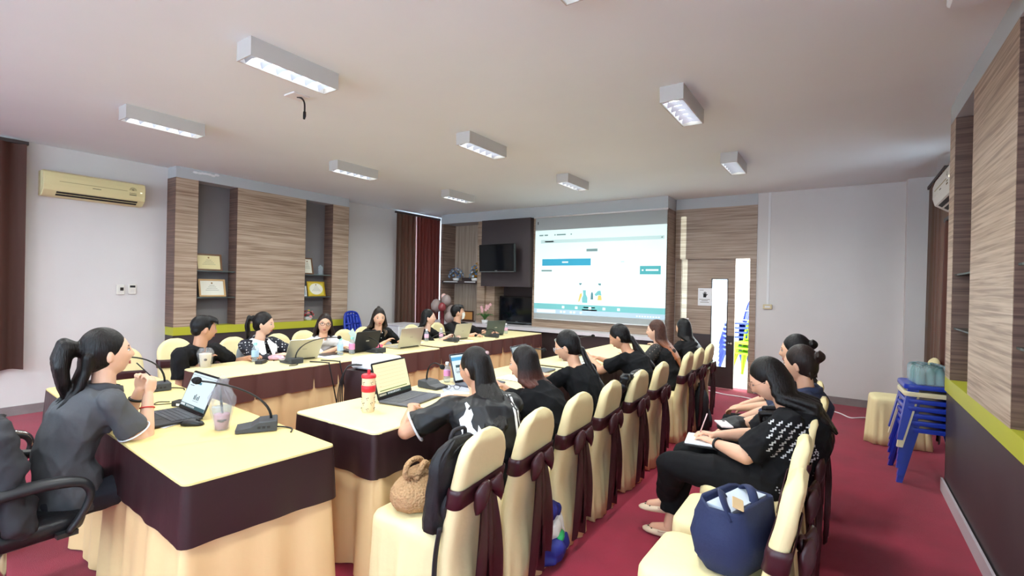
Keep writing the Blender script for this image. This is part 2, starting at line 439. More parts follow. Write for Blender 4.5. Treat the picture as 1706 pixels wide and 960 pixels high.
# ================================================================== CEILING LIGHTS
m_fix = mat('lamp_housing', (190, 187, 182), 0.45)
m_refl = mat('lamp_reflector', (215, 217, 221), 0.3, 0.4)
m_tube = glow('fluorescent_tube', (250, 255, 252), 22.0)
m_louv = mat('lamp_louvre', (168, 174, 186), 0.3, 0.5)
def ceiling_light(x, y, label):
    t = thing('ceiling_light', label, 'light', (x, y, ZC), 0, 'recessed-louvre ceiling lights')
    L, W, H = 0.31, 0.085, 0.115
    b = MB()
    for a, c in (((-W, -L, -H), (-W+.008, L, 0)), ((W-.008, -L, -H), (W, L, 0)), ((-W+.008, -L, -H), (W-.008, -L+.008, 0)), ((-W+.008, L-.008, -H), (W-.008, L, 0)), ((-W+.008, -L+.008, -.02), (W-.008, L-.008, 0))):
        b.box(a, c)
    b.build('housing', m_fix, t)
    b = MB()   # curved side reflectors
    for s in (-1, 1):
        P = []
        for i in range(6):
            q = i/5; P.append([V((s*(W-.010-.045*q*q), yy, -H+.004+.085*q)) for yy in (-L+.01, L-.01)])
        b.grid(P)
    b.build('reflector', m_refl, t, True, fix=False)
    for k in range(6):   # cross blades, V-section
        yy = -L+.05+k*(2*L-.1)/5
        c = MB(); c.grid([[V((-W+.012, yy-.018, -H+.045)), V((0, yy-.012, -H+.045)), V((W-.012, yy-.018, -H+.045))],
                          [V((-W+.012, yy, -H+.006)), V((0, yy, -H+.016)), V((W-.012, yy, -H+.006))],
                          [V((-W+.012, yy+.018, -H+.045)), V((0, yy+.012, -H+.045)), V((W-.012, yy+.018, -H+.045))]])
        c.build('louvre_blade', m_louv, t, fix=False)
    MB().tube([(0, -L+.02, -H+.062), (0, L-.02, -H+.062)], 0.014, 10).build('lamp_tube', m_tube, t, True)
    ld = bpy.data.lights.new('lamp_light', 'AREA'); ld.shape = 'RECTANGLE'; ld.size = 0.15; ld.size_y = 0.56
    ld.energy = LAMP_W; ld.color = LAMP_COL; ld.spread = math.radians(170)
    lo = bpy.data.objects.new('lamp_light', ld); COL.objects.link(lo); lo.parent = t; lo.location = (0, 0, -H-.004)
    return t
names = {(-5.165, 1.88): 'louvred ceiling light nearest the cream air conditioner',
         (-3.085, 1.85): 'largest louvred ceiling light, left of the dangling ceiling cable',
         (-1.06, 1.79): 'ceiling light cut off by the top edge of the picture',
         (-5.165, 3.98): 'ceiling light above the left shelf niches, second of its row',
         (-3.075, 3.93): 'ceiling light in the very middle of the ceiling',
         (-1.06, 3.87): 'glaring ceiling light on the right with bright flare',
         (-5.14, 5.97): 'ceiling light nearest the far curtained window corner',
         (-3.06, 5.92): 'ceiling light directly above the left edge of the projection screen',
         (-1.04, 5.9): 'ceiling light nearest the doorway, right of the screen'}
for (x, y), lb in names.items(): ceiling_light(x, y, lb)
for x in (-5.165, -3.085, -1.06):
    ceiling_light(x, -0.2, 'ceiling light behind the camera, out of the picture, %s of three' % ('leftmost' if x < -5 else 'middle' if x < -3 else 'rightmost'))
# dangling microphone cable from a ceiling plate
t = thing('ceiling_cable', 'short black cable dangling from a square white ceiling plate', 'cable', (-3.64, 2.24, ZC))
MB().rbox((-.07, -.07, -.012), (.07, .07, 0), .008).build('cover_plate', m_white, t)
m_blk = mat('black_plastic', (28, 28, 30), 0.45)
m_blkm = mat('black_matte', (22, 22, 24), 0.8)
m_rub = mat('black_rubber', (16, 16, 18), 0.6)
MB().tube(smooth_path([(0, 0, -.01), (.03, .02, -.02), (.055, .03, -.06), (.06, .03, -.14)]), 0.007, 8).build('cord', m_blk, t, True)
MB().tube([(.06, .03, -.13), (.06, .03, -.165), (.057, .028, -.19)], [.011, .012, .008], 8).build('plug', m_rub, t, True)
# ceiling hatch upper right
t = thing('ceiling_unit', 'white ceiling-mounted box at the top right corner of the ceiling', 'ceiling unit', (0.66, 2.6, ZC))
MB().rbox((-.28, -.5, -.12), (.28, .5, 0), .03, M=T(0, 0, 0)).build('casing', m_ceil, t)
for k in range(5): MB().box((-.2, -.4+k*.18, -.124), (.2, -.32+k*.18, -.119)).build('slat', m_fix, t)
# ================================================================== AIR CONDITIONERS
m_acc = mat('aged_cream_plastic', (226, 214, 160), 0.4); m_slot = mat('vent_slot', (40, 38, 34), 0.7)
m_acw = mat('grey_white_plastic', (216, 212, 204), 0.4)
def aircon(loc, rz, L, H, D, m, label):
    t = thing('air_conditioner', label, 'air conditioner', loc, rz)
    # local: wall plane y=0, body toward +y, length x
    prof = [(0, 0), (0, H), (D*.72, H), (D*.93, H*.93), (D, H*.75), (D, H*.42), (D*.93, H*.22), (D*.55, H*.03), (D*.4, 0)]
    rings = [[V((x, y, z)) for (y, z) in prof] for x in (-L/2, -L/2+.006, L/2-.006, L/2)]
    for k in (0, 3): rings[k] = [V((p.x, p.y*.97, p.z*.97+.004)) for p in rings[k]]
    MB().loft(rings).build('body', m, t)
    def fp(zf):  # point on lower curved front
        return (D*(.55+(.93-.55)*zf), H*(.03+(.22-.03)*zf))
    for (a, c) in ((.10, .42), (.55, .86)):
        y0, z0 = fp(a); y1, z1 = fp(c)
        n = V((0, (z1-z0), -(y1-y0))).normalized()*.003
        P = [[V((-L*.42, y0, z0))+n, V((L*.38, y0, z0))+n], [V((-L*.42, y1, z1))+n, V((L*.38, y1, z1))+n]]
        MB().grid(P).build('air_slot', m_slot, t, fix=False)
    MB().box((-L*.3, D, H*.58), (L*.36, D+.002, H*.6)).build('seam', mat('ac_seam', (170, 158, 110), .5), t)
    MB().box((-.03, D, H*.47), (.05, D+.002, H*.49)).build('logo_mark', m_slot, t)
    b = MB()
    for r, r2 in ((.036, .032), (.026, .022), (.015, .0)):
        P = [[], []]
        for k in range(13):
            a = PI*k/12
            P[0].append(V((-L*.36+r*math.cos(a), D+.003, H*.64+r*math.sin(a)))); P[1].append(V((-L*.36+r2*math.cos(a), D+.003, H*.64+r2*math.sin(a))))
        b.grid(P)
    b.box((-L*.36-.036, D+.001, H*.5), (-L*.36+.036, D+.003, H*.52)); b.box((-L*.36-.036, D+.001, H*.42), (-L*.36+.036, D+.003, H*.46))
    b.build('energy_sticker', mat('sticker_ink', (120, 110, 80), .6), t, fix=False)
    MB().box((-L*.46, D*.985, H*.55), (-L*.44, D+.003, H*.6)).build('indicator_light', glow('ac_led', (255, 250, 220), 1.2), t)
    return t
aircon((XL, 2.0, 2.44), -PI/2, 0.95, 0.28, 0.2, m_acc, 'cream wall air conditioner on the left wall beside the niche panelling')
aircon((XR, 5.75, 2.33), PI/2, 0.95, 0.33, 0.25, m_acw, 'off-white air conditioner above the right window, half hidden by panelling')
# wall controllers
def controller(y, z0, dark, label, cat):
    t = thing('wall_controller', label, cat, (XL, y, z0))
    MB().rbox((0, -.04, 0), (.022, .04, .125), .008, axis=0).build('case', mat('ctl_white', (222, 218, 208), .45), t)
    if dark: MB().box((.022, -.028, .085), (.024, .028, .112)).build('display', m_blk, t); MB().box((.022, -.02, .02), (.025, .02, .065)).build('button_pad', m_acw, t)
    else: MB().box((.022, -.005, .05), (.026, .03, .09)).build('display', m_slot, t); MB().box((.022, -.025, .03), (.025, .0, .1)).build('dial', m_acw, t)
controller(2.29, 1.325, False, 'white wall thermostat with small window under the air conditioner', 'thermostat')
controller(2.415, 1.33, True, 'slim white remote holder with dark display, nearer the niche panelling', 'remote')
# socket on the back wall
t = thing('wall_socket', 'small beige wall socket at the end of the conduit strip', 'socket', (-0.93, 8.157, 1.315))
MB().rbox((-.06, -.03, -.035), (.06, 0, .035), .008, axis=1).build('box', mat('beige_plastic', (206, 190, 150), .5), t)
MB().box((-.035, -.033, -.014), (.035, -.03, .014)).build('switch_plate', m_white, t)

# ================================================================== CURTAINS
m_cur = mat('brown_curtain', (80, 52, 42), 0.8, bump=0.1, bscale=90, stretch=(1, 1, .1), sheen=.2)
m_cur2 = mat('russet_curtain', (112, 56, 50), 0.75, bump=0.1, bscale=90, stretch=(1, 1, .1), sheen=.2)
m_cur3 = mat('taupe_curtain', (98, 78, 64), 0.8, bump=0.1, bscale=90, stretch=(1, 1, .1), sheen=.2)
for m_ in (m_cur, m_cur2, m_cur3):
    nt = m_.node_tree; o_ = nt.nodes['Material Output']; tr = nt.nodes.new('ShaderNodeBsdfTranslucent'); tr.inputs[0].default_value = (.5, .12, .09, 1)   # translucent cloth
    mx = nt.nodes.new('ShaderNodeMixShader'); mx.inputs[0].default_value = .14
    nt.links.new(nt.nodes['Principled BSDF'].outputs[0], mx.inputs[1]); nt.links.new(tr.outputs[0], mx.inputs[2]); nt.links.new(mx.outputs[0], o_.inputs[0])
def curtain(x, y0, y1, z0, z1, folds, amp, m, label, taper=0.0):
    n = folds*8; L = y1-y0; P = []; rnd = random.Random(int(y0*100))
    ph = [rnd.uniform(-.5, .5) for _ in range(folds+2)]
    for i in range(13):
        f = i/12; z = z1+(z0-z1)*f; row = []
        for j in range(n+1):
            u = j/n; k = u*folds
            a = amp*(.6+.7*f)*(1+.35*math.sin(k*1.7+ph[int(k)]))
            row.append(V((a*math.cos(2*PI*k), u*L*(1-taper*f)+.012*f*math.sin(5*k), z-z0)))
        P.append(row)
    t = thing('curtain', label, 'curtain', (x, y0, z0))
    P2 = [[p+V((.004, 0, 0)) for p in r] for r in P]
    bm = MB(); bm.grid(P); bm.grid(P2); bm.build('drape', m, t, True, fix=False)
    MB().box((-.02, -.02, z1-z0), (.02, L+.02, z1-z0+.035)).build('curtain_rail', mat('rail', (60, 52, 50), .5), t)
    return t
curtain(XL+.1, -.95, 1.40, .52, 2.96, 12, .045, m_cur, 'dark brown curtain at the far left edge of the picture')
curtain(XL+.1, 6.72, 7.23, .12, 2.955, 5, .04, m_cur3, 'taupe left half of the curtains in the far left corner')
curtain(XL+.1, 7.27, 7.98, .12, 2.955, 7, .04, m_cur2, 'russet right half of the curtains in the far left corner')
curtain(XR-.1, 5.15, 6.55, .25, 2.28, 8, .035, m_cur, 'brown curtain at the right window behind the panelling')
curtain(XR-.09, 6.7, 7.9, .25, 2.85, 7, .03, m_cur3, 'taupe curtain at the right window next to the corner pier')
# ================================================================== DRAPED TABLES
m_ytop = mat('yellow_tablecloth', (224, 202, 136), 0.6, bump=0.06, bscale=9, vary=0.03, vscale=3)
m_ytop_glare = mat('glare_pale_tablecloth', (232, 216, 164), 0.6, bump=0.06, bscale=9, vary=0.03, vscale=3)  # same yellow cloth for the side rows, glare painted in as a paler colour
m_ysk = mat('yellow_skirt_cloth', (228, 194, 142), 0.6, bump=0.08, bscale=14)
m_brn = mat('brown_satin', (48, 27, 30), 0.42, bump=0.1, bscale=12)
m_brn2 = mat('brown_valance', (92, 57, 52), 0.5, bump=0.1, bscale=12)
TZ = 0.76
def draped(name, label, loc, rz, L, W, brown, pitch, pamp, samp, seed, drop=.235):
    """table covered to the floor; local x along the length 0..L, y 0..W"""
    rnd = random.Random(seed)
    t = thing(name, label, 'table', (loc[0], loc[1], 0), rz, 'draped meeting tables')
    r = 0.025
    def outline(n_per_m=34):
        pts = []; nx = int(L*n_per_m); ny = int(W*n_per_m)
        for i in range(nx+1): pts.append((r+(L-2*r)*i/nx, 0, 0, -1))
        for k in (1, 2, 3): a = -PI/2+k*PI/8; pts.append((L-r+r*math.cos(a), r+r*math.sin(a), math.cos(a), math.sin(a)))
        for i in range(ny+1): pts.append((L, r+(W-2*r)*i/ny, 1, 0))
        for k in (1, 2, 3): a = k*PI/8; pts.append((L-r+r*math.cos(a), W-r+r*math.sin(a), math.cos(a), math.sin(a)))
        for i in range(nx+1): pts.append((L-r-(L-2*r)*i/nx, W, 0, 1))
        for k in (1, 2, 3): a = PI/2+k*PI/8; pts.append((r+r*math.cos(a), W-r+r*math.sin(a), math.cos(a), math.sin(a)))
        for i in range(ny+1): pts.append((0, W-r-(W-2*r)*i/ny, -1, 0))
        for k in (1, 2, 3): a = PI+k*PI/8; pts.append((r+r*math.cos(a), r+r*math.sin(a), math.cos(a), math.sin(a)))
        s = [0]
        for i in range(1, len(pts)): s.append(s[-1]+math.hypot(pts[i][0]-pts[i-1][0], pts[i][1]-pts[i-1][1]))
        return pts, s
    pts, S = outline()
    def pleat(s): # 0 on the flat, -1 in the crease
        k = (s/pitch) % 1.0; d = min(k, 1-k)*pitch
        return -math.exp(-(d/.022)**2)
    ph = [rnd.uniform(0, 6.28) for _ in range(4)]
    def wave(s): return .5*math.sin(2*PI*s/.31+ph[0])+.35*math.sin(2*PI*s/.17+ph[1])+.3*math.sin(2*PI*s/.53+ph[2])
    # yellow top with a softly rounded rim
    b = MB()
    rows = []
    for (ins, z) in ((.018, 0), (.006, -.001), (-.002, -.005), (-.004, -.014)):
        rows.append([V((x-nx*ins, y-ny*ins, TZ+z)) for (x, y, nx, ny) in pts])
    b.loft(rows[::-1], cap=False); b.add(rows[0], [tuple(range(len(pts)))])
    b.build('tablecloth_top', m_ytop if seed == 3 else m_ytop_glare, t, True, angle=50)
    # brown valance
    rows = []
    for i in range(8):
        f = i/7; row = []
        for (x, y, nx, ny), s in zip(pts, S):
            o = .006+f*.012+pamp*pleat(s)*(.35+.65*f)+samp*.22*wave(s)*f
            row.append(V((x+nx*o, y+ny*o, TZ-.012-f*drop*(1+.03*math.sin(s*3+ph[3])))))
        rows.append(row)
    b = MB(); b.loft(rows, cap=False); b.build('brown_valance', brown, t, True, fix=False)
    # yellow skirt to the floor
    rows = []
    for i in range(9):
        f = i/8; row = []
        for (x, y, nx, ny), s in zip(pts, S):
            o = -.012+f*.03+samp*wave(s)*(.2+.8*f)+pamp*1.1*pleat(s+.04)*(.5+.5*f)
            row.append(V((x+nx*o, y+ny*o, TZ-.1-f*(TZ-.108))))
        rows.append(row)
    b = MB(); b.loft(rows, cap=False); b.build('yellow_skirt', m_ysk, t, True, fix=False)
    return t
draped('draped_table', 'yellow table with wide plain brown valance in the foreground at lower left', (-4.555, .985), -math.radians(3.5), 2.52, .63, m_brn, .82, .008, .030, 3, .24)
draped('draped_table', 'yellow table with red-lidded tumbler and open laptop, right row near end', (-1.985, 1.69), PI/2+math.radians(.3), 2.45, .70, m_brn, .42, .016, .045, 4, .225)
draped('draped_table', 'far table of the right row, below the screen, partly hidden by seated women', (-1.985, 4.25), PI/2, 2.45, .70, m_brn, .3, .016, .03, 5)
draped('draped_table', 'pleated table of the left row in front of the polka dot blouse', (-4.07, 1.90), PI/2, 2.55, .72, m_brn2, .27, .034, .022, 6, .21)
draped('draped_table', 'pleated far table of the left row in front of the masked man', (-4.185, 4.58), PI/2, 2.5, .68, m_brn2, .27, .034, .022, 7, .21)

# ================================================================== COVERED BANQUET CHAIRS
m_cov = mat('cream_chair_cover', (230, 214, 164), 0.65, bump=0.3, bscale=9)
m_sash = mat('brown_sash_satin', (58, 25, 31), 0.36, bump=0.12, bscale=16)
def rrect(cx, cy, w, d, r, z, seg=4, tilt=0.0):
    out = []
    for k, (sx, sy) in enumerate(((1, 1), (-1, 1), (-1, -1), (1, -1))):
        for j in range(seg+1):
            a = (k+j/seg)*PI/2
            out.append((cx+sx*(w/2-r)+r*math.cos(a), cy+sy*(d/2-r)+r*math.sin(a)))
    return out
def dense(pts, step=.02):
    out = []; n = len(pts)
    for i in range(n):
        a = pts[i]; b = pts[(i+1) % n]; k = max(1, int(math.hypot(b[0]-a[0], b[1]-a[1])/step+.5))
        for j in range(k): out.append((a[0]+(b[0]-a[0])*j/k, a[1]+(b[1]-a[1])*j/k))
    return out
def back_y(z):   # centre line of the back rest in local y for height z
    return -.235-.09*max(0, (z-.40))/.52 if z > .40 else -.235-.03*(.40-z)/.40
def back_w(z):
    if z < .78: return .36-.02*(z/.78)
    q = min(1, (z-.78)/.155); return .34*math.sqrt(max(.0, 1-q*q*.96))
def banquet_chair(label, sash=True, group='cream covered banquet chairs', seed=1):
    rnd = random.Random(seed)
    t = thing('banquet_chair', label, 'chair', (0, 0, 0), 0, group)
    # seat cover: floor skirt up to a crowned cushion
    rings = []; n = 40
    base = dense(rrect(0, -.01, .40, .42, .07, 0, 6))
    N = len(base)
    for (z, sc_, wv) in ((.006, 1.07, .026), (.10, 1.05, .023), (.22, 1.03, .017), (.34, 1.01, .009), (.42, 1.0, .003), (.455, .985, 0), (.472, .94, 0), (.482, .80, 0), (.486, .5, 0), (.487, .1, 0)):
        rg = []
        for i, (x, y) in enumerate(base):
            a = 2*PI*i/N
            w = wv*.62*(math.sin(a*5+1)+.7*math.sin(a*9+2.2)+.8*math.sin(a*15)+.6*math.sin(a*24+1))
            l = math.hypot(x, y); rg.append(V((x*sc_+x/l*w, y*sc_+y/l*w, z)))
        rings.append(rg)
    MB().loft(rings).build('seat_cover', m_cov, t, True)
    # back cover, to the floor at the rear
    rings = []; BASE = dense(rrect(0, 0, .36, .07, .0336, 0, 4), .018)
    zs = [.008, .1, .2, .3, .4, .46, .52, .58, .64, .7, .76, .8, .84, .87, .895, .915, .928, .934]
    for z in zs:
        wd = back_w(z)*(1+.10*max(0, (.40-z)/.40)); th = .075-.018*max(0, z-.4)/.5
        if z > .9: th *= max(.35, 1-(z-.9)/.05)
        wd = max(wd, .05)
        rg = [(x0*wd/.36, y0*th/.07) for (x0, y0) in BASE]
        fl = max(0, (.44-z)/.44)
        rings.append([V((x, y+back_y(z)+(fl*(.012*math.sin(x*38+1)+.009*math.sin(x*71+z*3)) if y < 0 else 0)+.0022*math.sin(x*22+z*34)*(1 if z > .5 else 0), z if z < .46 else .46+(z-.46)*.94)) for (x, y) in rg])
    MB().loft(rings).build('back_cover', m_cov, t, True)
    if sash:
        def ring(z, grow):
            th = .075-.018*max(0, z-.4)/.5
            return [V((x, y+back_y(z), z-.012+.012*math.sin(x*6))) for (x, y) in rrect(0, 0, back_w(z)+grow, th+grow, th*.5, 0, 5)]
        MB().loft([ring(.62, .010), ring(.625, .018), ring(.655, .015), ring(.68, .020), ring(.70, .018), ring(.705, .010)], cap=False).build('sash_band', m_sash, t, True)
        yb = back_y(.655)-.045
        b = MB(); b.ell((0, yb-.014, .652), (.026, .022, .032), 10, 8)
        b.build('sash_knot', m_sash, t, True)
        for s in (-1, 1):
            b = MB(); rings = []
            for i in range(9):
                f = i/8
                w = .018+.040*math.sin(min(1, f*1.15)*PI*.62)*(1 if f < .9 else .75)
                c = V((s*(.012+.085*f), yb-.022-.020*math.sin(f*PI), .659-.045*f*f))
                th = .010+.009*math.sin(f*PI)
                rings.append([c+V((0, th*math.cos(q), w*math.sin(q)+.006*math.sin(3*q+f*4))) for q in [2*PI*k/12 for k in range(12)]])
            b.loft(rings); b.build('bow_loop', m_sash, t, True)
            P = []
            for i in range(10):
                f = i/9; z = .637-.48*f-(0 if s > 0 else .06*f); w = .03+.035*f
                xx = s*(.018+.03*f); yy = yb-.014-.012*math.sin(f*2.2)-.03*f*(1-f)+.0
                P.append([V((xx+w*(u), yy-.012*math.cos(u*4+f*3+s), z-.03*f*abs(u))) for u in (-1, -.6, -.2, .2, .6, 1)])
            P2 = [[p+V((0, -.005, 0)) for p in r] for r in P]
            b = MB(); b.grid(P); b.grid(P2); b.build('sash_tail', m_sash, t, True, fix=False)
    return t
R90 = PI/2
chair0 = banquet_chair('cream covered chair nearest the camera, with black backpack hung on it')
G_R = 'cream covered chairs of the right row'; G_L = 'cream covered chairs of the left row'; G_A = 'cream covered chairs along the aisle on the right'
chair0.location = (-1.61, 1.70, 0); chair0.rotation_euler = (0, 0, R90+.04); chair0['group'] = G_R
for (x, y, a, lb) in ((-1.61, 2.16, .02, 'cream covered chair of the woman in the flame jersey, brown bow behind'),
                      (-1.61, 2.66, -.03, 'cream covered chair of the woman with straight reddish brown hair'),
                      (-1.61, 3.13, .03, 'cream covered chair of the woman with long ponytail writing with pen'),
                      (-1.61, 3.70, -.02, 'cream covered chair with a black leather jacket over its back'),
                      (-1.61, 4.25, .0, 'cream covered chair behind the woman leaning on her elbow'),
                      (-1.61, 5.12, .03, 'cream covered chair of the woman with orange tipped hair'),
                      (-1.61, 5.59, .0, 'cream covered chair second from the door, beside the black backpack'),
                      (-1.61, 6.10, .02, 'cream covered chair nearest the glass door')):
    dup(chair0, (x, y, 0), R90+a, lb, G_R)
for (x, y, a, lb) in ((-.44, 2.00, -.03, 'cream covered aisle chair carrying the navy tote bag'),
                      (-.45, 2.49, .0, 'empty cream covered aisle chair just behind the navy tote bag'),
                      (-.44, 2.98, 0, 'cream covered aisle chair of the woman in patterned blouse'),
                      (-.41, 3.50, -.03, 'cream covered aisle chair of the woman in the dark blue shirt'),
                      (-.45, 4.08, .03, 'farthest cream covered aisle chair, by the plain back wall')):
    dup(chair0, (x, y, 0), R90+a, lb, G_A)
for (x, y, a, lb) in ((-5.10, 1.70, .1, 'cream covered chair seen between the raised hands of the foreground woman'),
                      (-5.52, 2.28, .05, 'cream covered chair behind the young man in black'),
                      (-5.27, 2.74, 0, 'cream covered chair with the grey backpack on it'),
                      (-5.30, 3.28, .05, 'cream covered chair at the polka dot blouse'),
                      (-5.46, 3.70, -.05, 'cream covered chair left of the woman in white shirt'),
                      (-5.24, 4.17, 0, 'cream covered chair right of the woman in white shirt'),
                      (-5.40, 4.64, .08, 'cream covered chair left of the woman reading at her laptop'),
                      (-5.25, 5.42, 0, 'cream covered chair with a dented top in front of the curtains'),
                      (-5.30, 6.05, 0, 'cream covered chair of the masked man')):
    dup(chair0, (x, y, 0), -R90+a, lb, G_L)
dup(chair0, (.45, 6.42, 0), R90+.05, 'cream covered chair standing behind the blue plastic chairs', 'cream covered chairs by the right window')

# ================================================================== OFFICE CHAIRS
m_lea = mat('black_leather', (26, 25, 28), 0.38, bump=.12, bscale=60)
m_arm = mat('black_polyurethane', (34, 34, 36), 0.42)
m_chr = mat('chrome', (205, 205, 208), 0.15, 1.0)
def office_chair(loc, rz, label, chrome=False):
    t = thing('office_chair', label, 'office chair', loc, rz, 'black office armchairs')
    # local: front is +y
    b = MB(); rings = []
    for (z, k) in ((.405, .86), (.42, .97), (.45, 1.0), (.475, .985), (.49, .9), (.495, .5), (.495, .05)):
        rings.append([V((x*k, y*k, z+.012*math.cos(y*6))) for (x, y) in rrect(0, 0, .50, .50, .11, 0, 7)])
    b.loft(rings).build('seat', m_lea, t, True)
    rings = []
    for i in range(15):
        f = i/14; z = .47+.62*f; y = -.24-.10*f-.05*math.sin(f*PI*.9); w = .44+.06*math.sin(f*PI)-(.14*((f-.82)/.18)**2 if f > .82 else 0)
        th = .09-.03*f
        rings.append([V((x, y+yy+.03*(x/.25)**2, z)) for (x, yy) in rrect(0, 0, w, th, th*.45, 0, 5)])
    MB().loft(rings).build('backrest', m_lea, t, True)
    for s in (-1, 1):
        path = smooth_path([(s*.27, .16, .44), (s*.285, .205, .52), (s*.29, .225, .60), (s*.29, .18, .655), (s*.29, .05, .675), (s*.285, -.10, .66), (s*.275, -.22, .60), (s*.26, -.27, .52)], 5)
        rad = [.019+.012*math.exp(-((i/len(path)-.58)/.25)**2) for i in range(len(path))]
        a = MB().tube(path, rad, 10, flat=.75).build('armrest', m_arm, t, True)
        if chrome:
            MB().tube([p+V((s*.012, 0, .012)) for p in path[8:-6]], .009, 8).build('chrome_strip', m_chr, a, True)
        MB().box((min(s*.2, s*.28), .12, .425), (max(s*.2, s*.28), .19, .445)).build('arm_bracket', m_arm, t)
    MB().tube([(0, 0, .12), (0, 0, .41)], [.03, .028], 12).build('gas_column', m_chr, t, True)
    for k in range(5):
        a = 2*PI*k/5+.3; e = V((.30*math.cos(a), .30*math.sin(a), .075))
        MB().tube([(0, 0, .125), e*.6+V((0, 0, .05)), e], [.03, .024, .018], 8).build('base_spoke', m_arm, t, True)
        MB().lathe([(0, -.014), (.026, -.014), (.028, 0), (.026, .014), (0, .014)], 12, M=T(e.x, e.y, .03) @ Rz(a+PI/2) @ Ry(PI/2)).build('caster', m_rub, t, True)
    return t
# ================================================================== PEOPLE
from mathutils.bvhtree import BVHTree
def voxel(mb, size, it=4, fac=.5, name='vox', disp=0.0, freq=14.0, seed=0):
    me = mb.mesh(name)
    o = bpy.data.objects.new(name, me); COL.objects.link(o)
    r = o.modifiers.new('r', 'REMESH'); r.mode = 'VOXEL'; r.voxel_size = size; r.adaptivity = 0.0
    s = o.modifiers.new('s', 'SMOOTH'); s.factor = fac; s.iterations = it
    dg = bpy.context.evaluated_depsgraph_get()
    me2 = bpy.data.meshes.new_from_object(o.evaluated_get(dg))
    bpy.data.objects.remove(o); bpy.data.meshes.remove(me)
    if disp:
        n = len(me2.vertices); co = np.empty(n*3); me2.vertices.foreach_get('co', co); co = co.reshape(-1, 3)
        nr = np.empty(n*3); me2.vertices.foreach_get('normal', nr); nr = nr.reshape(-1, 3)
        rg = np.random.RandomState(seed); d = np.zeros(n)
        for k in range(7):
            v = rg.normal(size=3); v /= np.linalg.norm(v); w = rg.normal(size=3)
            f = freq*(.6+1.3*rg.rand())
            ph = co@v*f+1.6*np.sin(co@w*5+rg.rand()*6)+rg.rand()*6
            d += (1-np.abs(np.sin(ph)))**2*.8-.3
        co += nr*(d*disp/3)[:, None]
        me2.vertices.foreach_set('co', co.ravel())
    me2.update(); return me2

m_skin = {}
def skin(tone):
    k = 'skin_%d' % tone[0]
    if k in MATS: return MATS[k]
    m = mat(k, tone, .5, bump=.03, bscale=180, vary=.04, vscale=14)
    b = m.node_tree.nodes['Principled BSDF']
    b.inputs['Subsurface Weight'].default_value = .12; b.inputs['Subsurface Radius'].default_value = (.012, .005, .003); b.inputs['Subsurface Scale'].default_value = .6
    return m
def hairmat(name, c1, c2=None, zsplit=None, zspan=.1):
    if name in MATS: return MATS[name]
    m = mat(name, c1, .40, spec=.3)
    nt = m.node_tree; b = nt.nodes['Principled BSDF']
    tc = nt.nodes.new('ShaderNodeTexCoord'); mp = nt.nodes.new('ShaderNodeMapping'); mp.inputs['Scale'].default_value = (1, 1, .09)
    n = nt.nodes.new('ShaderNodeTexNoise'); n.inputs['Scale'].default_value = 170; n.inputs['Detail'].default_value = 3
    bp = nt.nodes.new('ShaderNodeBump'); bp.inputs['Strength'].default_value = .55; bp.inputs['Distance'].default_value = .006
    nt.links.new(tc.outputs['Object'], mp.inputs[0]); nt.links.new(mp.outputs[0], n.inputs['Vector']); nt.links.new(n.outputs['Fac'], bp.inputs['Height']); nt.links.new(bp.outputs[0], b.inputs['Normal'])
    r = nt.nodes.new('ShaderNodeValToRGB'); r.color_ramp.elements[0].position = .35; r.color_ramp.elements[1].position = .75
    a = lin(c1); r.color_ramp.elements[0].color = tuple(v*.6 for v in a[:3])+(1,); r.color_ramp.elements[1].color = tuple(min(1, v*1.5+.001) for v in a[:3])+(1,)
    nt.links.new(n.outputs['Fac'], r.inputs[0])
    if c2 is None: nt.links.new(r.outputs[0], b.inputs['Base Color'])
    else:   # dyed ends
        sp = nt.nodes.new('ShaderNodeSeparateXYZ'); nt.links.new(tc.outputs['Object'], sp.inputs[0])
        mr = nt.nodes.new('ShaderNodeMapRange'); mr.inputs['From Min'].default_value = zsplit; mr.inputs['From Max'].default_value = zsplit-zspan
        nt.links.new(sp.outputs['Z'], mr.inputs['Value'])
        mx = nt.nodes.new('ShaderNodeMix'); mx.data_type = 'RGBA'
        nt.links.new(mr.outputs[0], mx.inputs[0]); nt.links.new(r.outputs[0], mx.inputs[6])
        r2 = nt.nodes.new('ShaderNodeValToRGB'); a = lin(c2); r2.color_ramp.elements[0].position = .3
        r2.color_ramp.elements[0].color = tuple(v*.55 for v in a[:3])+(1,); r2.color_ramp.elements[1].color = tuple(min(1, v*1.4) for v in a[:3])+(1,)
        nt.links.new(n.outputs['Fac'], r2.inputs[0]); nt.links.new(r2.outputs[0], mx.inputs[7]); nt.links.new(mx.outputs[2], b.inputs['Base Color'])
    return m
m_eyew = mat('eye_white', (226, 222, 216), .25); m_iris = mat('dark_iris', (30, 20, 16), .2); m_lip = mat('lips', (176, 92, 88), .42)
m_brow = mat('eyebrow_hair', (40, 30, 28), .8)

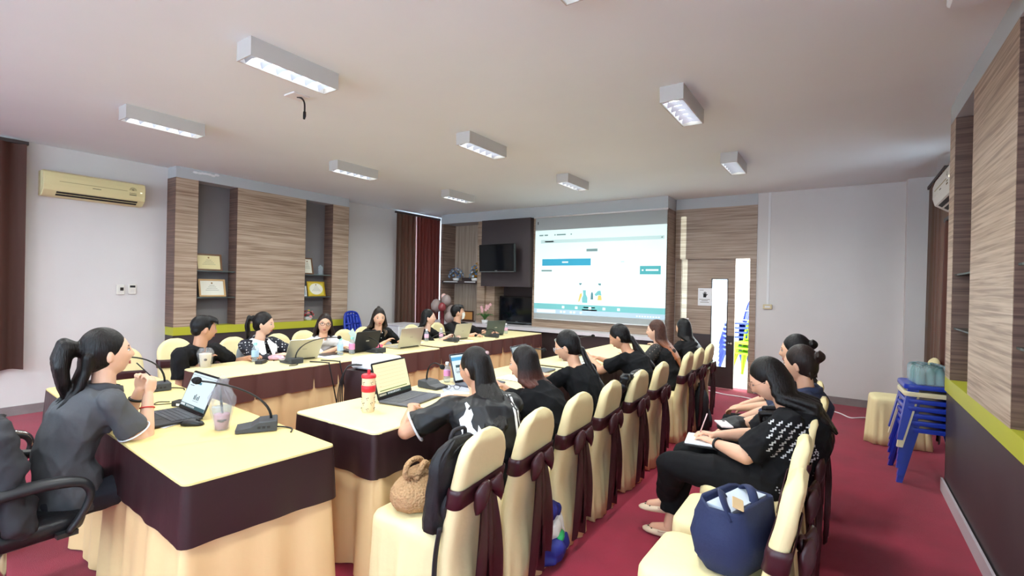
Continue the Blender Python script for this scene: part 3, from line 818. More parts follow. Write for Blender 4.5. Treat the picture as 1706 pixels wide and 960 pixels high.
def gs(x, y, cx, cy, sx, sy): return math.exp(-((x-cx)/sx)**2-((y-cy)/sy)**2)
def head_mesh(mb, M, male=False, k=1.0):
    """anatomical head in local coords (+y face, +z up, origin at eye-level centre), appended as a closed surface"""
    n, m = 44, 34; vs = []; fs = []
    for i in range(m+1):
        th = PI*i/m
        for j in range(n):
            ph = 2*PI*j/n
            dx, dy, dz = math.sin(th)*math.sin(ph), math.sin(th)*math.cos(ph), math.cos(th)
            x, y, z = dx*.0735, dy*.094, dz*.116
            if z < 0:                       # jaw taper, chin forward
                q = -z/.116
                x *= 1-(.36 if not male else .28)*q**1.7
                if dy > 0: y *= 1-.06*q
                else: y *= 1-.42*q**1.2     # nape comes in
            if z > 0: y -= .004*z/.116
            if dy > 0.15:                   # flatten the face, then add features
                y = y*.955
                f = min(1, (dy-.15)/.35)
                d = .017*gs(x, z, 0, -.026, .0115, .014)+.011*gs(x, z, 0, -.008, .009, .020)   # nose tip, bridge
                d += .006*gs(x, z, 0, -.033, .019, .008)
                d += .005*gs(abs(x), z, .026, .022, .02, .009)                                   # brow
                d -= .0085*gs(abs(x), z, .030, .004, .015, .010)                                 # sockets
                d += .005*gs(abs(x), z, .040, -.025, .018, .020)                                 # cheeks
                d += .0065*gs(x, z, 0, -.058, .020, .0075)+.0055*gs(x, z, 0, -.069, .017, .007)  # lips
                d -= .003*gs(x, z, 0, -.0635, .022, .003)
                d += .009*gs(x, z, 0, -.098, .022, .014)                                         # chin
                y += d*f
            vs.append(M @ (V((x, y, z))*k))
    for i in range(m):
        for j in range(n):
            q = (j+1) % n; fs.append((i*n+j, i*n+q, (i+1)*n+q, (i+1)*n+j))
    mb.add(vs, fs)
    for s in (-1, 1):                        # ears
        E_ = M @ Matrix.Scale(k, 4) @ T(s*.0745, -.012, -.012) @ Rz(s*-.35) @ Rx(-.15)
        for (c, r) in (((0, 0, .008), (.0075, .017, .024)), ((0, .003, -.014), (.0065, .011, .015))):
            R_ = E_.to_3x3()
            mb.ell(E_ @ V(c), r, 10, 8, M=R_)
def hand(mb, W, d, pn, side, curl=.5, s=1.0, spread=.12):
    """hand from wrist W, fingers along d, palm facing pn; side=+1 when the thumb lies toward d x pn"""
    d = V(d).normalized(); pn = (V(pn)-d*V(pn).dot(d)).normalized(); b = d.cross(pn)*side
    P = lambda a, w, h: W+d*a*s+b*w*s+pn*h*s
    rings = []
    for (a, w, h, o) in ((-.012, .021, .016, 0), (.012, .026, .015, 0), (.04, .036, .0135, .002), (.065, .039, .0125, .001), (.083, .036, .010, -.001)):
        rings.append([P(a, w*math.cos(t), h*math.sin(t)) for t in [2*PI*k/12 for k in range(12)]])
    mb.loft(rings)
    for k, (w, ln, r) in enumerate(((.029, .066, .0085), (.010, .074, .0088), (-.010, .069, .0085), (-.028, .053, .0075))):
        p = P(.076, w, 0); dirn = (d+b*spread*(.9-k*.6)).normalized(); ang = 0
        for q, fr in enumerate((.44, .32, .24)):
            ang += curl*(.75 if q == 0 else 1.0)
            dd = dirn*math.cos(ang)+pn*math.sin(ang)
            e = p+dd*ln*fr*s; mb.rc(p, e, r*s*(1-.08*q), r*s*(1-.08*(q+1)), 8); p = e
    p = P(.018, .024, .006)
    for dd, ln, r in (((d*.6+b*.75+pn*.25), .034, .0125), ((d*.85+b*.42+pn*.35), .030, .0105), ((d*.95+b*.12+pn*.45), .024, .0088)):
        e = p+dd.normalized()*ln*s; mb.rc(p, e, r*s, r*.9*s, 8); p = e
def ik(S, W, a, b, pole):
    S = V(S); W = V(W); d = W-S; L = min(d.length, (a+b)*.998); t = d.normalized()
    W = S+t*L
    x = (a*a-b*b+L*L)/(2*L); h = math.sqrt(max(0, a*a-x*x))
    p = V(pole); p = (p-t*p.dot(t)); p = p.normalized() if p.length > 1e-6 else t.orthogonal().normalized()
    return S+t*x+p*h, W

SHO = {}
def decal(bvh, poly, origin, ux, uy, dirn, off=.003, step=.02):
    """project a flat 2-D polygon (list of (u, v)) onto a garment; returns MB"""
    bm = bmesh.new()
    vs = [bm.verts.new((u, v, 0)) for u, v in poly]; f = bm.faces.new(vs)
    bmesh.ops.triangulate(bm, faces=[f])
    for _ in range(3):
        ed = [e for e in bm.edges if e.calc_length() > step]
        if not ed: break
        bmesh.ops.subdivide_edges(bm, edges=ed, cuts=1, use_grid_fill=False)
        bmesh.ops.triangulate(bm, faces=bm.faces)
    mb = MB(); dirn = V(dirn).normalized(); vs = []
    bm.verts.ensure_lookup_table(); bm.verts.index_update()
    for v in bm.verts:
        p = V(origin)+V(ux)*v.co.x+V(uy)*v.co.y
        hit = bvh.ray_cast(p-dirn*.5, dirn)
        vs.append((hit[0]-dirn*off) if hit[0] is not None else None)
    fl = [tuple(x.index for x in fc.verts) for fc in bm.faces]
    fl = [q for q in fl if all(vs[i] is not None for i in q) and max((vs[q[0]]-vs[q[1]]).length, (vs[q[1]]-vs[q[2]]).length) < .08]
    mb.add([v if v is not None else V(origin) for v in vs], fl); bm.free(); return mb

def person(label, head, hip, yaw, hyaw, hpitch=0, roll=0, male=False, tone=(222, 176, 148), vox=.009, s=.96,
           Lw=None, Rw=None, Lpole=None, Rpole=None, Ldir=None, Rdir=None, Lpn=None, Rpn=None, curl=.45, Lcurl=None, Rcurl=None,
           shirt=None, sleeve=.62, cuff=.060, trousers=None, hair='long', hairm=None, hairlen=.30, shoe=None, knees=None, feet=None,
           looseleg=0.0, bulk=0.0, slouch=.03, hipz=.53, collar=None, shape=None, bangs=False, side=0.0, bareankle=False, hspread=None, tailk=1.0, nape=False, hemlow=.0, blouse=0.0):
    rad = math.radians; yaw = rad(yaw); hyaw = rad(hyaw); hpitch = rad(hpitch); roll = rad(roll)
    O = V((hip[0], hip[1], 0)); t = thing('person', label, 'person', tuple(O))
    f = V((math.cos(yaw), math.sin(yaw), 0)); l = V((-math.sin(yaw), math.cos(yaw), 0)); up = V((0, 0, 1))
    C = V(head)-O; H = V((0, 0, hipz))
    hf = V((math.cos(hyaw)*math.cos(hpitch), math.sin(hyaw)*math.cos(hpitch), -math.sin(hpitch)))
    hr = hf.cross(up).normalized()           # head's right side
    hu = hr.cross(hf)
    if roll: q = Matrix.Rotation(roll, 3, hf); hr = q @ hr; hu = q @ hu
    HM = Matrix(((hr.x, hf.x, hu.x, C.x), (hr.y, hf.y, hu.y, C.y), (hr.z, hf.z, hu.z, C.z), (0, 0, 0, 1)))
    hk = 1.0 if male else .97
    N = C-hu*.150*hk-hf*.035-up*.012
    # spine
    def spine(q):
        p = H.lerp(N, q); p -= f*slouch*math.sin(q*PI)*1.6; return p
    ws = 1.0 if not male else 1.1
    prof = [(-.16, .155, .115), (-.05, .172, .125), (.08, .165, .12), (.32, .138, .103), (.55, .142, .108), (.74, .158, .112), (.88, .150, .092), (.96, .10, .07), (1.02, .055, .055)]
    if shape: prof = shape
    def torso(mb, inf, top=True, low=-.2):
        rings = []
        for (q, w, d) in prof:
            if q < low: continue
            if not top and q > .97: continue
            c = spine(q) if q >= 0 else H+up*q*.45
            tg = (spine(min(q+.05, 1.05))-spine(max(q-.05, 0))).normalized() if q >= 0 else up
            fw = (l.cross(tg)).normalized()*-1
            if fw.dot(f) < 0: fw = -fw
            w2 = w*ws*s+inf+bulk*(1 if q < .8 else .4); d2 = d*s+inf+bulk*(1 if q < .8 else .4)
            rings.append([c+l*w2*math.cos(a)*(1-.0*0)+fw*d2*math.sin(a) for a in [2*PI*k/22 for k in range(22)]])
        mb.loft(rings)
        if not male:
            for sd in (-1, 1):
                c = spine(.66)+l*sd*.068*s+f*(.075*s+bulk*.6); mb.ell(c, (.056+inf*.6,)*3, 12, 9)
    shw = (.158 if not male else .188)*s+bulk*.5
    Sh = {}; El = {}; Wr = {}
    la, lb = .275*s, .245*s
    for sd, nm in ((1, 'L'), (-1, 'R')):
        Sh[nm] = N-up*.05*s+l*sd*shw-f*.012
        tgt = {'L': Lw, 'R': Rw}[nm]
        tgt = (V(tgt)-O) if tgt is not None else H+f*.40+l*sd*.13+up*(.80-hipz)
        pole = {'L': Lpole, 'R': Rpole}[nm] or (l*sd*.7-up*.6-f*.3)
        El[nm], Wr[nm] = ik(Sh[nm], tgt, la, lb, pole)
    # ---- skin: head, neck, arms, hands, one continuous surface
    mb = MB(); head_mesh(mb, HM, male, hk)
    mb.rc(N-up*.03, C-hu*.06*hk-hf*.022, .052*(1.12 if male else .95), .050*(1.1 if male else .93), 14)
    torso(mb, -.022)
    th = 1.15 if male else 1.0
    for sd, nm in ((1, 'L'), (-1, 'R')):
        mb.rc(N-up*.052, Sh[nm]-up*.006, .038, .036*th, 12)
        mb.rc(Sh[nm]-up*.006, El[nm], .037*th+bulk*.15, .036*th+bulk*.2, 12)
        m1 = El[nm].lerp(Wr[nm], .35); mb.rc(El[nm], m1, .036*th+bulk*.2, .036*th+bulk*.15, 12); mb.rc(m1, Wr[nm], .036*th+bulk*.15, .023*th, 12)
        dd = {'L': Ldir, 'R': Rdir}[nm]; dd = V(dd) if dd is not None else (Wr[nm]-El[nm])
        pn = {'L': Lpn, 'R': Rpn}[nm]; pn = V(pn) if pn is not None else -up+f*.05
        d0 = dd.normalized(); b0 = d0.cross((pn-d0*pn.dot(d0)).normalized())
        # thumb toward the body's midline
        sdv = 1 if b0.dot(-l*sd) > 0 else -1
        cu = {'L': Lcurl, 'R': Rcurl}[nm]
        hand(mb, Wr[nm], dd, pn, sdv, curl if cu is None else cu, (1.0 if male else .93))
    me = voxel(mb, vox, 3, .5, 'body'); me.materials.append(skin(tone))
    put('body', me, t, True)
    # ---- face details
    lidm = m_brow
    for sd in (-1, 1):
        E_ = HM @ Matrix.Scale(hk, 4) @ T(sd*.0305, .0752, .004) @ Rz(-sd*.28)
        b = MB(); R3 = E_.to_3x3(); dn = max(0, hpitch)
        op = .0062 if hpitch < .3 else .0032
        b.ell(E_ @ V((0, 0, 0)), (.0145, .0065, op), 12, 8, 0, R3)
        b.ell(E_ @ V((0, .0035, -.0004)), (.0056, .0042, min(op, .0056)), 10, 8, 1, R3)
        b.tube([E_ @ V((x, .0045-(x/.016)**2*.004, op*(1-(x/.019)**2)+.0008)) for x in (-.0165, -.010, -.004, .003, .010, .0155)], [.0008, .0016, .002, .002, .0016, .0007], 6, 2)
        b.build('eye', [m_eyew, m_iris, lidm], t, True)
        E2 = HM @ Matrix.Scale(hk, 4) @ T(sd*.031, .0800, .0245) @ Rz(-sd*.30)
        MB().tube([E2 @ V((x, -(x/.02)**2*.003, .003*(1-((x-sd*.004)/.018)**2))) for x in (-.017, -.009, 0, .009, .017)], [.0012, .0028, .003, .0026, .0012], 6, flat=.6).build('eyebrow', m_brow, t, True)
    b = MB(); E3 = HM @ Matrix.Scale(hk, 4)
    yl = .0805
    b.tube([E3 @ V((x, yl-(x/.022)**2*.008, -.0585+.0015*math.cos(x*300)*.6)) for x in (-.021, -.012, -.004, .004, .012, .021)], [.001, .004, .0048, .0048, .004, .001], 8, flat=.8)
    b.tube([E3 @ V((x, yl-.0015-(x/.022)**2*.008, -.0675)) for x in (-.018, -.009, 0, .009, .018)], [.001, .0048, .0056, .0048, .001], 8, flat=.8)
    b.build('lips', m_lip, t, True)
    # ---- shirt
    if shirt is not None:
        mb = MB(); torso(mb, .012+blouse, top=False, low=-.17-hemlow)
        for sd, nm in ((1, 'L'), (-1, 'R')):
            mb.rc(N-up*.055, Sh[nm], .054, .064*th+bulk*.3, 12)
            if sleeve <= 1.0:
                e = Sh[nm].lerp(El[nm], sleeve); mb.rc(Sh[nm], e, .064*th+bulk*.3+blouse, cuff*(1.06 if male else 1)+bulk*.25+blouse, 14, flat1=True)
            else:
                mb.rc(Sh[nm], El[nm], .064*th+bulk*.3+blouse, .054*th+bulk*.25+blouse, 14)
                e = El[nm].lerp(Wr[nm], sleeve-1.0); mb.rc(El[nm], e, .052+bulk*.2+blouse, cuff*.72, 14, flat1=True)
        me = voxel(mb, max(.008, vox), 5, .5, 'shirt', disp=.020, freq=17, seed=int(abs(head[0]*97+head[1]*31)*10) % 9999); me.materials.append(shirt)
        so = put('shirt', me, t, True)
        if collar:
            P = []; b = MB()
            for i in range(4):
                q = i/3; rr = .060+.012*q+(.012 if q > .5 else 0); zz = (.035, .055, .05, .022)[i]
                rings_ = []
                for k in range(25):
                    a = -PI*.92+2*PI*.92*k/24          # open at the front
                    dv = (-f*math.cos(a)+l*math.sin(a))
                    rings_.append(N-f*.004+dv*rr*(1.0)+up*(zz-.03)-up*.028*max(0, -math.cos(a)))
                P.append(rings_)
            b.grid(P); b.grid([[p+V((0, 0, .0035)) for p in r] for r in P]); b.build('collar', collar, t, True, fix=False)
    # ---- legs
    trs = trousers or mat('black_trousers', (17, 17, 20), .85, bump=.1, bscale=22, spec=.25)
    mb = MB(); kn = {}; an = {}
    for sd, nm in ((1, 'L'), (-1, 'R')):
        hj = H+l*sd*.085*s-up*.02
        kn[nm] = (V(knees[0 if sd > 0 else 1])-O) if knees else H+f*.42*s+l*sd*.10+up*(.50-hipz)
        an[nm] = (V(feet[0 if sd > 0 else 1])-O) if feet else V((kn[nm].x, kn[nm].y, .085))-f*.04
        mb.rc(hj, kn[nm], .088*s+bulk*.5+looseleg, .066*s+looseleg, 14)
        e = an[nm]+(kn[nm]-an[nm])*(.16 if bareankle else .04)
        mb.rc(kn[nm], e, .064*s+looseleg, .046+looseleg*1.3, 14, flat1=True)
    mb.ell(H-up*.02, (.165*s+bulk, .15*s+bulk, .11), 16, 10, M=Matrix.Rotation(yaw-PI/2, 3, 'Z'))
    me = voxel(mb, .012, 5, .5, 'trousers', disp=.022, freq=13, seed=3); me.materials.append(trs); put('trousers', me, t, True)
    for sd, nm in ((1, 'L'), (-1, 'R')):
        A = an[nm]; sm = shoe or mat('black_shoe', (30, 28, 30), .5)
        ft = f if not feet else (f*.9+l*sd*.15).normalized()
        lt = V((-ft.y, ft.x, 0))
        if bareankle:
            b = MB(); b.rc(A+(kn[nm]-A)*.22, A-up*.01, .036, .034, 12); b.rc(A-up*.02, A+ft*.10-up*.045, .034, .026, 12)
            b.build('ankle', skin(tone), t, True)
        rings = []
        for (a, w, h0, h1) in ((-.075, .016, .01, .05), (-.06, .030, .003, .062), (-.02, .036, .0, .066), (.04, .040, .0, .058), (.09, .046, .0, .046), (.13, .042, .0, .040), (.16, .026, .003, .03), (.172, .008, .01, .022)):
            c = V((A.x, A.y, A.z-.085))+ft*a
            rings.append([c+lt*w*math.cos(q)+up*((h0+h1)/2+(h1-h0)/2*math.sin(q)) for q in [2*PI*k/14 for k in range(14)]])
        MB().loft(rings).build('shoe', sm, t, True)
    # ---- hair
    hm = hairm or hairmat('black_hair', (20, 16, 15))
    hb = MB(); hl = lambda x, y, z: HM @ (V((x, y, z))*hk); R3 = HM.to_3x3()
    tail = lambda pts, rr: [hb.rc(pts[i], pts[i+1], rr[i], rr[i+1], 10) for i in range(len(pts)-1)]
    down = -up
    def outside(p):
        # strands lie on the clothed back or chest instead of sinking into it
        if p.z > N.z+.03: return p
        q = min(1.0, max(0.0, (p.z-H.z)/(N.z-H.z))); c = spine(q); rel = p-c
        dq = np.interp(q, [k_[0] for k_ in prof], [k_[2] for k_ in prof]); wq = np.interp(q, [k_[0] for k_ in prof], [k_[1] for k_ in prof])
        if q > .82: wq = .165; dq = max(dq, .075)
        lat = rel.dot(l); fr = rel.dot(f); W_ = wq*ws*s+bulk+.03
        need = (dq*s+bulk+.026)*math.sqrt(max(.08, 1-min(1, abs(lat)/W_)**2))
        if fr > .07: return p+f*max(0, need-fr)
        return p-f*max(0, need+fr)
    if hair == 'short':
        hb.ell(hl(0, -.022, .036), (.080*hk, .096*hk, .093*hk), 22, 14, M=R3)
        hb.ell(hl(0, -.06, -.012), (.066*hk, .05*hk, .055*hk), 18, 12, M=R3)
        for k in range(16):
            x = -.06+.12*k/15; z0 = .098-.5*x*x/.07
            p0 = hl(x*.85, .03, z0+.012); p1 = hl(x*1.0+.008, .076+.006*random.random(), z0-.004); p2 = hl(x*1.05+.012, .086, z0-.024-.008*random.random())
            tail([p0, p1, p2], [.016, .012, .005])
        for sd in (-1, 1): hb.rc(hl(sd*.073, .022, .03), hl(sd*.074, .014, -.008), .009, .005, 8)
    else:
        hb.ell(hl(0, -.020, .024), (.0815*hk, .0985*hk, .1105*hk), 24, 16, M=R3)
        hb.ell(hl(0, -.052, -.012), (.070*hk, .062*hk, .075*hk), 20, 12, M=R3)
    if hair in ('long', 'straight', 'half'):
        spread = hspread or (96 if hair != 'half' else 48)
        nst = 19
        for k in range(nst):
            a = math.radians(-spread+2*spread*k/(nst-1))
            ex = math.sin(a); ey = -math.cos(a)
            r0 = .021
            p0 = hl(ex*.066, -.012+ey*.084, .035); p1 = hl(ex*.080, -.012+ey*.092, -.03)
            ln = hairlen*(1-.18*abs(a)/2)+random.uniform(-.02, .02)
            outw = (hr*ex+(-hf)*(-ey))
            p2 = p1+down*ln*.40+outw*.020-hf*.008
            p3 = p1+down*ln*.75+outw*.016-hf*.012-f*(.012 if ln > .25 else 0)
            p4 = p1+down*ln+outw*.004-hf*.014-f*(.015 if ln > .25 else 0)
            p15 = p1.lerp(p2, .5)
            pts_ = [p0, p1]+[outside(p) for p in (p15, p2, p2.lerp(p3, .5), p3, p4)]
            tail(pts_, [r0, r0, .021, .021, .019, .016, .006])
    if hair == 'ponytail':
        b0 = hl(0, -.112, .045)
        hb.ell(b0, (.022, .022, .022), 10, 8)
        for k in range(9):
            a = 2*PI*k/9; o = (hr*math.cos(a)+hu*math.sin(a))*.014*tailk
            p1 = b0-hf*.045+hu*.006+o*1.2; p2 = b0-hf*.062+down*hairlen*.3+o*1.7+l*side*.3; p3 = b0-hf*.05+down*hairlen*.65+o*1.6+l*side*.7; p4 = b0-hf*.04+down*hairlen+o*.6+l*side
            tail([b0+o*.4, p1, p2, outside(p3), outside(p4)], [.013*tailk, .016*tailk, .017*tailk, .014*tailk, .004])
    if nape:
        for k in range(9):
            x = -.055+.11*k/8
            p0 = hl(x, -.085, .0); p1 = hl(x*.95, -.098, -.06); p2 = p1+down*.08-f*.012; p3 = p1+down*(.15+.03*math.sin(k*2))-f*.02
            tail([p0, p1, outside(p2), outside(p3)], [.024, .022, .018, .006])
    if hair == 'lowtail':
        b0 = hl(0, -.092, -.055)
        for k in range(8):
            a = 2*PI*k/8; o = (hr*math.cos(a)+up*math.sin(a))*.012
            p1 = b0-hf*.02+o; p2 = p1+down*hairlen*.35-f*.03+o+l*side*.3; p3 = p1+down*hairlen*.7-f*.045+o+l*side*.7; p4 = p1+down*hairlen-f*.04+l*side
            tail([b0+o, p1, outside(p2), outside(p3), outside(p4)], [.018, .017, .017, .014, .004])
    if hair == 'bun':
        hb.ell(hl(0, -.122, .052), (.036, .036, .034), 14, 10)
        for k in range(7):
            a = 2*PI*k/7; hb.rc(hl(.03*math.cos(a), -.13, .052+.03*math.sin(a)), hl(.045*math.cos(a+.5), -.125, .052+.04*math.sin(a+.5)), .009, .004, 8)
        for k in range(6): hb.rc(hl(-.05+.02*k, -.075, -.055), hl(-.055+.022*k, -.082, -.09), .012, .004, 8)
    if bangs:
        for k in range(9):
            x = -.045+.09*k/8; tail([hl(x*.6, .05, .106), hl(x, .083, .082), hl(x*1.3, .088, .05), hl(x*1.6, .083, .03)], [.012, .010, .007, .003])
    me = voxel(hb, max(.006, vox*.8), 2, .5, 'hair'); me.materials.append(hm); put('hair', me, t, True)
    return dict(root=t, O=O, HM=HM, hk=hk, N=N, H=H, f=f, l=l, Sh=Sh, El=El, Wr=Wr, spine=spine, hl=hl, kn=kn, an=an, shirt=so if shirt is not None else None, hf=hf, hu=hu, hr=hr)

def glasses(P, m, thick=.0013, lens=None, r=(.0225, .0175)):
    b = MB(); HM = P['HM'] @ Matrix.Scale(P['hk'], 4)
    for sd in (-1, 1):
        pts = [HM @ V((sd*.031+r[0]*math.cos(a), .0985-abs(math.cos(a))*0-.004*(sd*math.cos(a) > 0), .002+r[1]*math.sin(a))) for a in [2*PI*k/16 for k in range(17)]]
        b.tube(pts, thick, 6)
        b.tube([HM @ V((sd*.0535, .094, .006)), HM @ V((sd*.072, .075, .007)), HM @ V((sd*.078, .0, .004)), HM @ V((sd*.076, -.02, -.006))], thick, 6)
    b.tube([HM @ V((-.0085, .0985, .005)), HM @ V((0, .101, .007)), HM @ V((.0085, .0985, .005))], thick, 6)
    return b.build('glasses', m, P['root'], True)
m_polo = mat('grey_polo', (74, 75, 79), .8, bump=.08, bscale=60, vary=.06, vscale=5)
m_blackt = mat('black_tee', (15, 16, 20), .85, bump=.08, bscale=40, spec=.25)
m_bshirt = mat('black_shirt', (18, 17, 20), .8, bump=.1, bscale=30, spec=.3)
m_navy = mat('dark_blue_shirt', (34, 44, 74), .75, bump=.1, bscale=30, vary=.25, vscale=9)
m_wshirt = mat('white_shirt', (232, 230, 234), .7, bump=.1, bscale=24)
m_jersey = mat('black_jersey', (17, 18, 22), .48, bump=.06, bscale=30)
m_dtrous = mat('dark_trousers', (30, 31, 40), .8, bump=.1, bscale=22)
m_print = mat('white_print', (226, 226, 230), .6)
m_motif = mat('motif_grey', (190, 190, 192), .6)
m_wtrim = mat('white_trim', (214, 214, 218), .6)
def dots(name, base, dot, scale=26, thr=.30, squares=False, rot=0.0, alongz=None):
    m = mat(name, base, .7); nt = m.node_tree; b = nt.nodes['Principled BSDF']
    tc = nt.nodes.new('ShaderNodeTexCoord'); v = nt.nodes.new('ShaderNodeTexVoronoi'); v.inputs['Scale'].default_value = scale; v.inputs['Randomness'].default_value = .25
    if squares: v.distance = 'CHEBYCHEV'; v.inputs['Randomness'].default_value = .12
    mp = nt.nodes.new('ShaderNodeMapping'); mp.inputs['Rotation'].default_value = (.2, .3, rot)
    nt.links.new(tc.outputs['Object'], mp.inputs[0]); nt.links.new(mp.outputs[0], v.inputs['Vector'])
    r = nt.nodes.new('ShaderNodeValToRGB'); r.color_ramp.interpolation = 'CONSTANT'
    e = r.color_ramp.elements
    if squares:
        e[0].position = 0; e[0].color = lin(base); e[1].position = .16; e[1].color = lin(dot)
        k = e.new(.26); k.color = lin(base)
    else:
        e[0].position = 0; e[0].color = lin(dot); e[1].position = thr; e[1].color = lin(base)
    nt.links.new(v.outputs['Distance'], r.inputs[0]); nt.links.new(r.outputs[0], b.inputs['Base Color'])
    return m
m_polka = dots('polka_dot_cloth', (26, 27, 40), (235, 235, 240), 36, .24)
m_geo = mat('patterned_black', (15, 15, 19), .8, bump=.08, bscale=40, spec=.25)
m_lace = dots('black_lace', (26, 24, 26), (128, 108, 100), 46, .22)
h_blk = hairmat('black_hair', (20, 16, 15)); h_blk2 = hairmat('jet_hair', (14, 12, 14)); h_dkb = hairmat('dark_brown_hair', (36, 24, 21))

# ---- foreground woman in grey polo, elbows on the head table
P1 = person('woman in a grey polo shirt with ponytail, hands clasped at her chin', (-2.95, .86, 1.165), (-2.99, .735), 90, 84, -7, vox=.0055, s=1.0,
            tone=(226, 180, 152), Rw=(-2.885, 1.005, .945), Lw=(-3.04, 1.02, .945), Rpole=(.12, .25, -1), Lpole=(-.1, .25, -1),
            Rdir=(-.12, .25, .95), Ldir=(.18, .12, .95), Rpn=(-.8, -.5, 0), Lpn=(.8, -.5, 0), Rcurl=.95, Lcurl=.95,
            shirt=m_polo, sleeve=.66, cuff=.068, trousers=m_dtrous, hair='ponytail', hairm=h_blk, hairlen=.22, tailk=1.7, nape=True, collar=mat('charcoal_collar', (52, 53, 58), .7), slouch=.045, hipz=.52, hemlow=.0)
e = P1
b = MB(); a = e['Sh']['R'].lerp(e['El']['R'], .665); d = (e['El']['R']-e['Sh']['R']).normalized()
def cuffring(e, nm, at, r, m, name, w=.006, seg='upper'):
    A, B_ = (e['Sh'][nm], e['El'][nm]) if seg == 'upper' else (e['El'][nm], e['Wr'][nm])
    c = A.lerp(B_, at); d = (B_-A).normalized(); u = d.orthogonal().normalized(); v = d.cross(u)
    return MB().tube([c+(u*math.cos(q)+v*math.sin(q))*r for q in [2*PI*k/24 for k in range(25)]], w, 6).build(name, m, e['root'], True)
cuffring(e, 'R', .66, .066, m_wtrim, 'cuff_piping', .004); cuffring(e, 'L', .66, .066, m_wtrim, 'cuff_piping', .004)
cuffring(e, 'R', .74, .030, mat('red_thread', (190, 50, 45), .6), 'bracelet', .0035, 'fore'); cuffring(e, 'L', .80, .028, m_blk, 'wristband', .007, 'fore')
b = MB(); c = e['hl'](0, -.113, .047); b.tube([c+(e['hr']*math.cos(q)+e['hu']*math.sin(q))*.021 for q in [2*PI*k/14 for k in range(15)]], .007, 6); b.build('hair_tie', m_blk, e['root'], True)
MB().tube([(e['Wr']['R']+V((-.03, .02, .09))), e['hl'](0, .102, -.075)+e['hf']*.005], .003, 6).build('pen', m_blk, e['root'], True)

# ---- left row
P2 = person('young man in a black shirt at the left, looking toward the screen', (-4.80, 2.10, 1.085), (-5.08, 2.24), 20, 82, 2, male=True, vox=.008, s=.97, tone=(196, 146, 116),
            shirt=m_bshirt, sleeve=.8, cuff=.07, hair='short', hairm=h_blk2, collar=m_bshirt, Lw=(-4.72, 2.48, .79), Rw=(-4.74, 2.06, .78))
P3 = person('woman in polka dot blouse with white ruffled collar and ponytail', (-4.92, 2.72, 1.09), (-5.12, 2.86), 10, 42, 4, vox=.0075, s=.97, tone=(228, 184, 158),
            shirt=m_polka, sleeve=1.55, cuff=.07, hair='ponytail', hairm=h_blk, hairlen=.24, Lw=(-4.66, 2.88, .80), Rw=(-4.63, 2.77, .80), Rpole=(-.2, -1, -.4), Lpole=(-.2, 1, -.4), Ldir=(.9, -.3, 0), Rdir=(.9, .3, 0), blouse=.006)
e = P3; b = MB()
for layer, (r0, r1, z0, z1) in enumerate(((.066, .150, .01, -.055),)):
    P = []
    for i in range(5):
        q = i/4; row = []
        for k in range(61):
            a = -PI*.93+2*PI*.93*k/60
            dv = -e['f']*math.cos(a)*(.85)+e['l']*math.sin(a)*1.12
            fr = max(0, -math.cos(a))
            row.append(e['N']+dv*(r0+(r1-r0)*q)+V((0, 0, z0+(z1-z0)*q+.022*q*math.sin(k*1.35)-.085*q*fr*fr-.025*fr))+e['f']*.035*fr)
        P.append(row)
    b.grid(P); b.grid([[p+V((0, 0, .004)) for p in r] for r in P])
b.build('ruffled_collar', mat('white_ruffle', (236, 236, 240), .7), e['root'], True, fix=False)
MB().ell(e['hl'](0, -.115, .05), (.03, .028, .034), 12, 9).build('scrunchie', mat('black_scrunchie', (20, 18, 20), .8, bump=.4, bscale=120), e['root'], True)
MB().tube(smooth_path([e['N']+e['l']*.06+e['f']*.04, e['N']+e['f']*.12+V((0, 0, -.13)), e['N']+e['f']*.145+V((0, 0, -.2)), e['N']+e['f']*.12-e['l']*.08+V((0, 0, -.12)), e['N']-e['l']*.09+e['f']*.03+V((0, 0, -.02))]), .0025, 6).build('lanyard', m_blk, e['root'], True)

P4 = person('woman in white shirt and dark glasses holding a sheet of paper', (-4.90, 3.41, 1.055), (-5.18, 3.52), -8, -30, -3, roll=-6, vox=.008, s=.96, tone=(222, 172, 142),
            shirt=m_wshirt, sleeve=1.0, cuff=.068, hair='straight', hairm=h_dkb, hairlen=.16, collar=m_wshirt, Lw=(-4.60, 3.62, .84), Rw=(-4.58, 3.38, .82), Ldir=(.7, -.2, .5), Rdir=(.6, .6, .1))
glasses(P4, m_blk, .0022)
P5 = person('woman in black blouse reading her laptop, half-up hair with light ends', (-4.90, 4.20, 1.10), (-5.14, 4.34), -5, -30, 7, vox=.008, s=.96, hspread=88, tone=(224, 176, 148),
            shirt=mat('black_blouse', (16, 16, 18), .75, bump=.1, bscale=40, spec=.3), sleeve=.85, cuff=.062, hair='long', hairm=hairmat('ash_tip_hair', (32, 25, 22), (128, 112, 96), 1.02, .12), hairlen=.24, blouse=.006)
MB().ell(P5['hl'](0, -.055, .122), (.022, .022, .022), 10, 8).build('top_knot', MATS['ash_tip_hair'], P5['root'], True)
for k in range(4):
    q = P5['spine'](.9-.17*k)+P5['f']*(.115+.012*k)
    MB().ell(q, (.006, .006, .006), 8, 6).build('button', m_wtrim, P5['root'], True)
P6 = person('woman with long black hair in black blouse looking at the screen', (-4.92, 5.13, 1.06), (-5.16, 5.24), 25, 36, -4, vox=.008, s=.95, hspread=72, tone=(230, 186, 164),
            shirt=m_bshirt, sleeve=.9, cuff=.062, hair='long', hairm=h_blk2, hairlen=.30, Rw=(-4.62, 5.18, .80), Lw=(-4.58, 5.30, .80))
MB().ell(P6['hl'](-.078, -.01, -.036), (.006, .006, .006), 8, 6).build('earring', m_wtrim, P6['root'], True)
